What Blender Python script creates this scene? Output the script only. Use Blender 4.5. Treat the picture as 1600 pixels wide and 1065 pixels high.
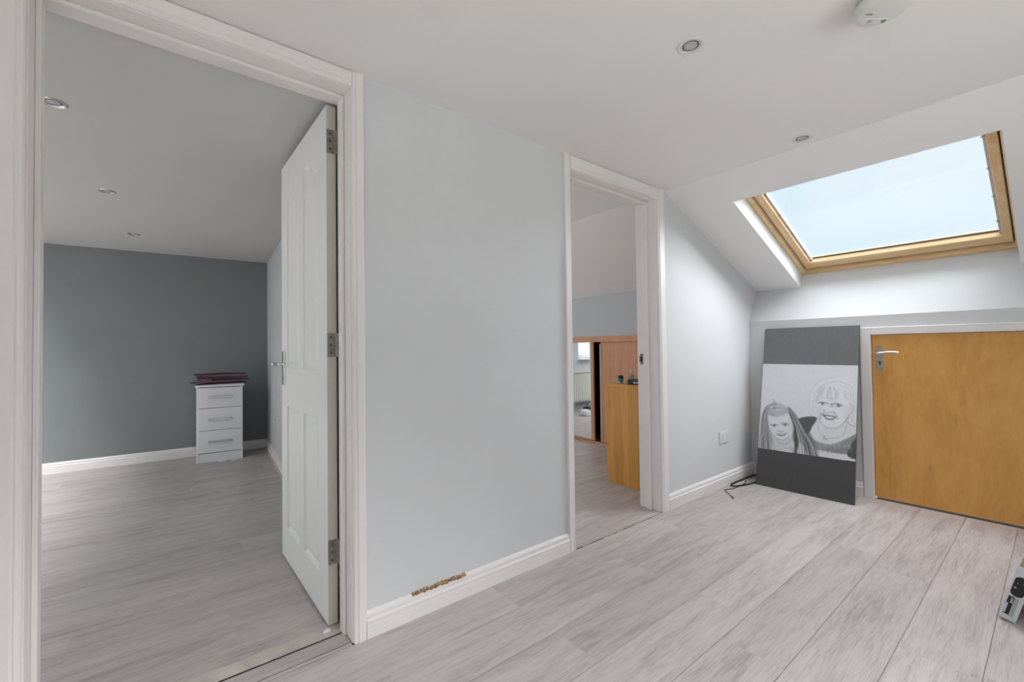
import bpy, bmesh, math, random
import numpy as np
from mathutils import Vector, Matrix
random.seed(7)
scene = bpy.context.scene
for o in list(bpy.data.objects):
    bpy.data.objects.remove(o)
COL = scene.collection

# ------------------------------------------------------------------ camera
CAM = Vector((0.0, -1.5909, 1.0423))
def camera():
    yaw, pitch, roll, f = .6665, .0183, -.0123, 675.66
    fw = Vector((math.sin(yaw)*math.cos(pitch), math.cos(yaw)*math.cos(pitch), math.sin(pitch)))
    r0 = Vector((math.cos(yaw), -math.sin(yaw), 0)); u0 = r0.cross(fw)
    r = r0*math.cos(roll) + u0*math.sin(roll); u = r.cross(fw)
    cd = bpy.data.cameras.new('camera'); co = bpy.data.objects.new('camera', cd); COL.objects.link(co)
    cd.sensor_width = 36.0; cd.lens = f*36.0/1600.0; cd.clip_start = .02; cd.clip_end = 200
    M = Matrix((r, u, -fw)).transposed().to_4x4(); M.translation = CAM
    co.matrix_world = M
    scene.camera = co
camera()

# ------------------------------------------------------------------ world, sun, exposure
vs = scene.view_settings
vs.view_transform = 'Standard'; vs.look = 'None'; vs.gamma = 1.0; vs.use_curve_mapping = False
vs.exposure = 0.36
SKY = 1.35
SUN = 23.0
wd = bpy.data.worlds.new('sky'); scene.world = wd; wd.use_nodes = True
nt = wd.node_tree; nt.nodes.clear()
wo = nt.nodes.new('ShaderNodeOutputWorld'); bg = nt.nodes.new('ShaderNodeBackground')
tc = nt.nodes.new('ShaderNodeTexCoord'); ns = nt.nodes.new('ShaderNodeTexNoise'); rp = nt.nodes.new('ShaderNodeValToRGB')
ns.inputs['Scale'].default_value = 2.2; ns.inputs['Detail'].default_value = 5; ns.inputs['Roughness'].default_value = .55
rp.color_ramp.elements[0].position = .36; rp.color_ramp.elements[0].color = (.745, .90, .98, 1)
rp.color_ramp.elements[1].position = .66; rp.color_ramp.elements[1].color = (.89, .97, 1.0, 1)
nt.links.new(tc.outputs['Generated'], ns.inputs['Vector']); nt.links.new(ns.outputs['Fac'], rp.inputs['Fac'])
nt.links.new(rp.outputs['Color'], bg.inputs['Color']); bg.inputs['Strength'].default_value = SKY
nt.links.new(bg.outputs[0], wo.inputs['Surface'])
# daylight from the hazy overcast sky: a very broad soft sun
sl = bpy.data.lights.new('hazy_sun', 'SUN'); sl.energy = SUN; sl.angle = math.radians(100); sl.color = (.985, .99, 1.0)
so = bpy.data.objects.new('hazy_sun', sl); COL.objects.link(so)
so.rotation_euler = Vector((-.46, .30, -.84)).to_track_quat('-Z', 'Y').to_euler()

# ------------------------------------------------------------------ helpers
class MB:
    def __init__(s): s.v = []; s.f = []
    def quadbox(s, c8):
        b = len(s.v); s.v += [tuple(p) for p in c8]
        for q in ((0,3,2,1),(4,5,6,7),(0,1,5,4),(1,2,6,5),(2,3,7,6),(3,0,4,7)): s.f.append(tuple(b+i for i in q))
        return s
    def box(s, x0, x1, y0, y1, z0, z1):
        return s.quadbox([(x0,y0,z0),(x1,y0,z0),(x1,y1,z0),(x0,y1,z0),(x0,y0,z1),(x1,y0,z1),(x1,y1,z1),(x0,y1,z1)])
    def prism(s, pts, d, cap=True):
        """pts: list of 3D points (polygon), d: extrusion vector"""
        n = len(pts); b = len(s.v); d = Vector(d)
        s.v += [tuple(p) for p in pts] + [tuple(Vector(p)+d) for p in pts]
        for i in range(n):
            j = (i+1) % n; s.f.append((b+i, b+j, b+n+j, b+n+i))
        if cap:
            s.f.append(tuple(b+i for i in reversed(range(n)))); s.f.append(tuple(b+n+i for i in range(n)))
        return s
    def lathe(s, prof, c=(0,0,0), axis='z', n=24, close=True):
        b = len(s.v)
        for (r, h) in prof:
            for k in range(n):
                a = 2*math.pi*k/n; x, y = r*math.cos(a), r*math.sin(a)
                p = {'z': (x, y, h), 'x': (h, x, y), 'y': (y, h, x)}[axis]
                s.v.append((p[0]+c[0], p[1]+c[1], p[2]+c[2]))
        for i in range(len(prof)-1):
            for k in range(n):
                k2 = (k+1) % n; s.f.append((b+i*n+k, b+i*n+k2, b+(i+1)*n+k2, b+(i+1)*n+k))
        if close:
            s.f.append(tuple(b+k for k in reversed(range(n)))); e = b+(len(prof)-1)*n; s.f.append(tuple(e+k for k in range(n)))
        return s
    def tube(s, pts, r, n=8, taper=None):
        pts = [Vector(p) for p in pts]; b = len(s.v); m = len(pts)
        up = Vector((0, 0, 1)); prev = None
        for i, p in enumerate(pts):
            t = (pts[min(i+1, m-1)] - pts[max(i-1, 0)]).normalized()
            if prev is None:
                a = t.cross(up)
                if a.length < 1e-3: a = t.cross(Vector((1, 0, 0)))
            else: a = prev - t*prev.dot(t)
            a.normalize(); prev = a; c = t.cross(a)
            rr = r*(taper[i] if taper else 1)
            for k in range(n):
                th = 2*math.pi*k/n; q = p + a*(rr*math.cos(th)) + c*(rr*math.sin(th)); s.v.append(tuple(q))
        for i in range(m-1):
            for k in range(n):
                k2 = (k+1) % n; s.f.append((b+i*n+k, b+i*n+k2, b+(i+1)*n+k2, b+(i+1)*n+k))
        s.f.append(tuple(b+k for k in reversed(range(n)))); e = b+(m-1)*n; s.f.append(tuple(e+k for k in range(n)))
        return s
    def xf(s, M):
        s.v = [tuple(M @ Vector(p)) for p in s.v]; return s
    def mesh(s, name, mat, smooth=False):
        me = bpy.data.meshes.new(name); me.from_pydata(s.v, [], s.f)
        bm = bmesh.new(); bm.from_mesh(me); bmesh.ops.recalc_face_normals(bm, faces=bm.faces); bm.to_mesh(me); bm.free()
        if mat: me.materials.append(mat)
        if smooth:
            me.polygons.foreach_set('use_smooth', [True]*len(me.polygons))
            try: me.set_sharp_from_angle(angle=math.radians(40))
            except Exception: pass
        me.update(); return me
    def obj(s, name, mat, parent=None, bevel=0, smooth=False, seg=2):
        o = bpy.data.objects.new(name, s.mesh(name, mat, smooth)); COL.objects.link(o)
        if parent: o.parent = parent
        if bevel:
            m = o.modifiers.new('bevel', 'BEVEL'); m.width = bevel; m.segments = seg; m.limit_method = 'ANGLE'; m.angle_limit = math.radians(35)
        return o
def tag(o, label, cat, group=None, kind=None):
    o['label'] = label
    o['category'] = cat
    if group: o['group'] = group
    if kind: o['kind'] = kind
    return o
def empty(name, loc=(0,0,0), rz=0):
    o = bpy.data.objects.new(name, None); COL.objects.link(o); o.location = loc; o.rotation_euler = (0,0,rz)
    o.empty_display_size = .05; return o
def copy_tree(o, parent=None):
    c = o.copy(); COL.objects.link(c); c.parent = parent
    for ch in list(o.children): copy_tree(ch, c)
    return c
def smoothline(pts, k=6):
    P = [Vector(p) for p in pts]; P = [P[0]*2-P[1]] + P + [P[-1]*2-P[-2]]; out = []
    for i in range(1, len(P)-2):
        for j in range(k):
            t = j/k; a, b, c, d = P[i-1], P[i], P[i+1], P[i+2]
            out.append(.5*((2*b) + (c-a)*t + (2*a-5*b+4*c-d)*t*t + (3*b-a-3*c+d)*t**3))
    out.append(P[-2]); return out

# ------------------------------------------------------------------ materials
def newmat(name):
    m = bpy.data.materials.new(name); m.use_nodes = True
    b = m.node_tree.nodes['Principled BSDF']; return m, m.node_tree, b
def N(nt, t, **kw):
    n = nt.nodes.new(t)
    for k, v in kw.items(): setattr(n, k, v)
    return n
def plain(name, col, rough=.5, metal=0, spec=.5, bump=0, bscale=200, var=0.0, vscale=6):
    m, nt, b = newmat(name)
    b.inputs['Base Color'].default_value = (*col, 1); b.inputs['Roughness'].default_value = rough
    b.inputs['Metallic'].default_value = metal; b.inputs['Specular IOR Level'].default_value = spec
    tc = N(nt, 'ShaderNodeTexCoord')
    if var:
        n = N(nt, 'ShaderNodeTexNoise'); n.inputs['Scale'].default_value = vscale; n.inputs['Detail'].default_value = 6
        r = N(nt, 'ShaderNodeValToRGB')
        r.color_ramp.elements[0].position = .3; r.color_ramp.elements[1].position = .7
        r.color_ramp.elements[0].color = (*[c*(1-var) for c in col], 1); r.color_ramp.elements[1].color = (*[min(1, c*(1+var)) for c in col], 1)
        nt.links.new(tc.outputs['Object'], n.inputs['Vector']); nt.links.new(n.outputs['Fac'], r.inputs['Fac']); nt.links.new(r.outputs['Color'], b.inputs['Base Color'])
    if bump:
        n = N(nt, 'ShaderNodeTexNoise'); n.inputs['Scale'].default_value = bscale; n.inputs['Detail'].default_value = 4
        bp = N(nt, 'ShaderNodeBump'); bp.inputs['Strength'].default_value = bump; bp.inputs['Distance'].default_value = .002
        nt.links.new(tc.outputs['Object'], n.inputs['Vector']); nt.links.new(n.outputs['Fac'], bp.inputs['Height']); nt.links.new(bp.outputs['Normal'], b.inputs['Normal'])
    return m
def wood(name, dark, light, scale=(1,12,12), rough=.45, rand=False, ring=.35, bump=.15, mid=None, lo=.35, hi=.68, nscale=2.2, rv=.08):
    """grain runs along the axis with the smallest scale"""
    m, nt, b = newmat(name); L = nt.links
    tc = N(nt, 'ShaderNodeTexCoord'); mp = N(nt, 'ShaderNodeMapping'); mp.inputs['Scale'].default_value = scale
    vec = tc.outputs['Object']
    oi = N(nt, 'ShaderNodeObjectInfo')
    if rand:
        mul = N(nt, 'ShaderNodeVectorMath', operation='MULTIPLY_ADD')
        comb = N(nt, 'ShaderNodeCombineXYZ'); L.new(oi.outputs['Random'], comb.inputs[0]); L.new(oi.outputs['Random'], comb.inputs[1]); L.new(oi.outputs['Random'], comb.inputs[2])
        mul.inputs[1].default_value = (37, 53, 29); L.new(comb.outputs[0], mul.inputs[0]); L.new(vec, mul.inputs[2]); vec = mul.outputs[0]
    L.new(vec, mp.inputs['Vector'])
    n1 = N(nt, 'ShaderNodeTexNoise'); n1.inputs['Scale'].default_value = nscale; n1.inputs['Detail'].default_value = 7; n1.inputs['Roughness'].default_value = .62; n1.inputs['Distortion'].default_value = .9
    n2 = N(nt, 'ShaderNodeTexNoise'); n2.inputs['Scale'].default_value = nscale*9; n2.inputs['Detail'].default_value = 5; n2.inputs['Roughness'].default_value = .6
    L.new(mp.outputs[0], n1.inputs['Vector']); L.new(mp.outputs[0], n2.inputs['Vector'])
    mx = N(nt, 'ShaderNodeMix', data_type='FLOAT'); mx.inputs[0].default_value = ring; L.new(n1.outputs['Fac'], mx.inputs[2]); L.new(n2.outputs['Fac'], mx.inputs[3])
    r = N(nt, 'ShaderNodeValToRGB'); r.color_ramp.elements[0].position = lo; r.color_ramp.elements[1].position = hi
    r.color_ramp.elements[0].color = (*dark, 1); r.color_ramp.elements[1].color = (*light, 1)
    if mid:
        e = r.color_ramp.elements.new((lo+hi)/2); e.color = (*mid, 1)
    L.new(mx.outputs[0], r.inputs['Fac'])
    col = r.outputs['Color']
    if rand:
        hv = N(nt, 'ShaderNodeHueSaturation'); mr = N(nt, 'ShaderNodeMapRange'); mr.inputs[3].default_value = 1-rv; mr.inputs[4].default_value = 1+rv
        L.new(oi.outputs['Random'], mr.inputs[0]); L.new(mr.outputs[0], hv.inputs['Value']); L.new(col, hv.inputs['Color']); col = hv.outputs['Color']
    L.new(col, b.inputs['Base Color']); b.inputs['Roughness'].default_value = rough
    bp = N(nt, 'ShaderNodeBump'); bp.inputs['Strength'].default_value = bump; bp.inputs['Distance'].default_value = .001
    L.new(mx.outputs[0], bp.inputs['Height']); L.new(bp.outputs['Normal'], b.inputs['Normal'])
    return m
def laminate(name):
    m, nt, b = newmat(name); L = nt.links
    tc = N(nt, 'ShaderNodeTexCoord'); oi = N(nt, 'ShaderNodeObjectInfo')
    comb = N(nt, 'ShaderNodeCombineXYZ')
    for i in range(3): L.new(oi.outputs['Random'], comb.inputs[i])
    add = N(nt, 'ShaderNodeVectorMath', operation='MULTIPLY_ADD'); add.inputs[1].default_value = (37, 53, 29)
    L.new(comb.outputs[0], add.inputs[0]); L.new(tc.outputs['Object'], add.inputs[2])
    def noise(sc, scale, detail, rough, dist):
        mp = N(nt, 'ShaderNodeMapping'); mp.inputs['Scale'].default_value = sc; L.new(add.outputs[0], mp.inputs['Vector'])
        n = N(nt, 'ShaderNodeTexNoise'); n.inputs['Scale'].default_value = scale; n.inputs['Detail'].default_value = detail
        n.inputs['Roughness'].default_value = rough; n.inputs['Distortion'].default_value = dist; L.new(mp.outputs[0], n.inputs['Vector']); return n
    broad = noise((.7, 5.5, 1), 2.2, 5, .55, 1.2)
    fig = noise((1.3, 12, 1), 3.4, 4, .6, 1.6)
    fine = noise((3.0, 70, 1), 4.0, 3, .6, .2)
    m1 = N(nt, 'ShaderNodeMix', data_type='FLOAT'); m1.inputs[0].default_value = .42; L.new(broad.outputs['Fac'], m1.inputs[2]); L.new(fig.outputs['Fac'], m1.inputs[3])
    m2 = N(nt, 'ShaderNodeMix', data_type='FLOAT'); m2.inputs[0].default_value = .34; L.new(m1.outputs[0], m2.inputs[2]); L.new(fine.outputs['Fac'], m2.inputs[3])
    r = N(nt, 'ShaderNodeValToRGB'); e = r.color_ramp.elements
    e[0].position = .33; e[0].color = (.31, .271, .265, 1); e[1].position = .64; e[1].color = (.61, .547, .533, 1)
    for p, c in ((.43, (.42, .370, .360)), (.50, (.51, .453, .440))): k = e.new(p); k.color = (*c, 1)
    L.new(m2.outputs[0], r.inputs['Fac'])
    hv = N(nt, 'ShaderNodeHueSaturation'); mr = N(nt, 'ShaderNodeMapRange'); mr.inputs[3].default_value = .93; mr.inputs[4].default_value = 1.05
    L.new(oi.outputs['Random'], mr.inputs[0]); L.new(mr.outputs[0], hv.inputs['Value']); L.new(r.outputs['Color'], hv.inputs['Color'])
    L.new(hv.outputs['Color'], b.inputs['Base Color']); b.inputs['Roughness'].default_value = .42; b.inputs['Specular IOR Level'].default_value = .4
    bp = N(nt, 'ShaderNodeBump'); bp.inputs['Strength'].default_value = .1; bp.inputs['Distance'].default_value = .001
    L.new(fine.outputs['Fac'], bp.inputs['Height']); L.new(bp.outputs['Normal'], b.inputs['Normal'])
    return m
def glass(name, tint=(1,1,1)):
    m, nt, b = newmat(name); nt.nodes.remove(b); out = nt.nodes['Material Output']
    t = N(nt, 'ShaderNodeBsdfTransparent'); t.inputs[0].default_value = (*tint, 1)
    g = N(nt, 'ShaderNodeBsdfGlossy'); g.inputs['Roughness'].default_value = .01
    mx = N(nt, 'ShaderNodeMixShader'); mx.inputs[0].default_value = .04
    nt.links.new(t.outputs[0], mx.inputs[1]); nt.links.new(g.outputs[0], mx.inputs[2]); nt.links.new(mx.outputs[0], out.inputs['Surface'])
    return m
M = {}
M['wall'] = plain('pale_grey_wall_paint', (.70,.70,.705), .75, spec=.25, bump=.12, bscale=320, var=.015, vscale=3)
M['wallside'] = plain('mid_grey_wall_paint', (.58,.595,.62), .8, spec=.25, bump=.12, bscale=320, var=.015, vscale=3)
M['walldark'] = plain('slate_blue_wall_paint', (.235,.249,.252), .7, spec=.3, bump=.12, bscale=320, var=.03, vscale=3)
M['ceil'] = plain('white_ceiling_paint', (.90,.88,.865), .85, spec=.2, bump=.06, bscale=250, var=.01, vscale=2)
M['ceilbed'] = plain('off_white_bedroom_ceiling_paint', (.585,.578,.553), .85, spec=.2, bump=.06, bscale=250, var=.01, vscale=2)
M['white'] = plain('white_reveal_paint', (.88,.88,.88), .7, spec=.3, bump=.05)
M['trim'] = plain('off_white_gloss_trim', (.85,.80,.78), .38, spec=.45, bump=.05, bscale=60, var=.02, vscale=4)
M['door'] = plain('white_satin_door_paint', (.87,.865,.845), .4, spec=.45, bump=.03, bscale=120)
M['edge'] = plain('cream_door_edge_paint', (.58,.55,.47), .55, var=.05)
M['floor'] = laminate('grey_oak_laminate')
M['sub'] = plain('grey_underlay', (.20,.185,.18), .9)
M['worn'] = plain('pale_worn_threshold', (.56,.50,.45), .6, var=.15, vscale=14)
M['pine'] = wood('varnished_pine', (.70,.44,.20), (.90,.68,.42), (9,1,9), .35, ring=.3, nscale=2)
M['pine_x'] = wood('varnished_pine_stile', (.70,.44,.20), (.90,.68,.42), (1,9,9), .35, ring=.3, nscale=2)
M['plywood'] = wood('honey_plywood', (.56,.255,.052), (.83,.45,.135), (5,3.0,.8), .42, ring=.3, nscale=1.9, mid=(.73,.36,.088), lo=.28, hi=.75)
M['oak'] = wood('oak_veneer', (.58,.26,.045), (.84,.43,.115), (7,7,.35), .42, ring=.28, nscale=2.2)
M['rose'] = wood('rosy_oak_veneer', (.58,.275,.15), (.78,.41,.25), (14,14,.5), .5, ring=.35, nscale=2.2)
M['chrome'] = plain('chrome', (.72,.72,.72), .13, 1)
M['steel'] = plain('brushed_steel', (.42,.42,.41), .36, 1, var=.15, vscale=60)
M['dull'] = plain('tarnished_steel_hinge', (.25,.235,.21), .5, .8, var=.3, vscale=90)
M['black'] = plain('black_plastic', (.012,.012,.014), .4)
M['void'] = plain('black_unlit_lining', (.006,.006,.008), .9)
M['gloss'] = plain('white_gloss_laminate', (.86,.86,.86), .22)
M['plast'] = plain('white_plastic', (.76,.75,.73), .35)
M['plast2'] = plain('ivory_plastic', (.62,.61,.57), .4)
M['grey'] = plain('grey_print', (.22,.22,.22), .5)
M['gasket'] = plain('grey_gasket', (.60,.56,.53), .5)
M['silver'] = plain('silver_print', (.42,.42,.41), .45)
M['glass'] = glass('window_glass', (.97,.985,.985)); M['skyglass'] = glass('coated_skylight_glass', (.74,.76,.775))
M['mirror'] = plain('silvered_mirror', (.86,.89,.89), .015, 1)
M['card'] = plain('brown_cardboard', (.46,.33,.22), .8, var=.06, vscale=20)
M['cardin'] = plain('bare_cardboard_inside', (.66,.52,.40), .85, var=.06, vscale=20)
M['carton'] = plain('white_printed_carton', (.68,.68,.70), .45)
M['paper'] = plain('white_paper', (.80,.80,.80), .8)
M['plaster'] = plain('bare_brown_plaster', (.30,.175,.075), .9, bump=.6, bscale=120, var=.5, vscale=60)
M['maroon'] = plain('plum_velvet', (.085,.03,.045), .8, var=.3, vscale=40)
M['mauve'] = plain('mauve_plastic', (.24,.14,.17), .5, var=.2, vscale=30)
M['cable'] = plain('black_cable_rubber', (.02,.018,.018), .5)
M['radiator'] = plain('radiator_enamel', (.74,.73,.68), .35)
M['teal'] = plain('teal_label', (.05,.17,.21), .4)
M['lens'] = plain('lamp_lens_glass', (.5,.5,.49), .12, 0, var=.2, vscale=80)
M['bulb'] = plain('dark_reflector', (.10,.10,.10), .25, .7)
M['brick'] = plain('far_brick', (.45,.30,.22), .9, var=.15, vscale=3)
M['slate'] = plain('far_slate', (.12,.13,.15), .8)
M['green'] = plain('green_button', (.18,.30,.16), .4)
M['crystal'] = plain('clear_bottle_glass', (.75,.66,.60), .08, 0); M['crystal'].node_tree.nodes['Principled BSDF'].inputs['Transmission Weight'].default_value = .7

# ------------------------------------------------------------------ dimensions
H = 2.061                       # flat ceiling height
TW = .14                        # partition thickness
CX = 2.54                       # where the flat ceiling breaks into the slope
SL = -.4125                     # slope of the roof
XK = 3.745                      # eaves wall face
NRM = Vector((.4125, 0, 1)).normalized()
def zs(x): return H + SL*(x-CX)
def holed(m, x0, x1, y0, y1, z0, z1, holes):
    xs = x0
    for hx0, hx1, hy0, hy1 in sorted(holes):
        m.box(xs, hx0, y0, y1, z0, z1); m.box(hx0, hx1, y0, hy0, z0, z1); m.box(hx0, hx1, hy1, y1, z0, z1); xs = hx1
    m.box(xs, x1, y0, y1, z0, z1)
    return m
ADDED_ROOF_A = (-2.4, -.95, .35, 3.35); ADDED_ROOF_B = (1.10, 1.92, 1.1, 2.6); ADDED_ROOF_C = (.25, 1.0, -2.90, -2.30)  # added roof openings, out of view, to brighten the three rooms
def structure(o, label, cat): return tag(o, label, cat, kind='structure')
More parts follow.
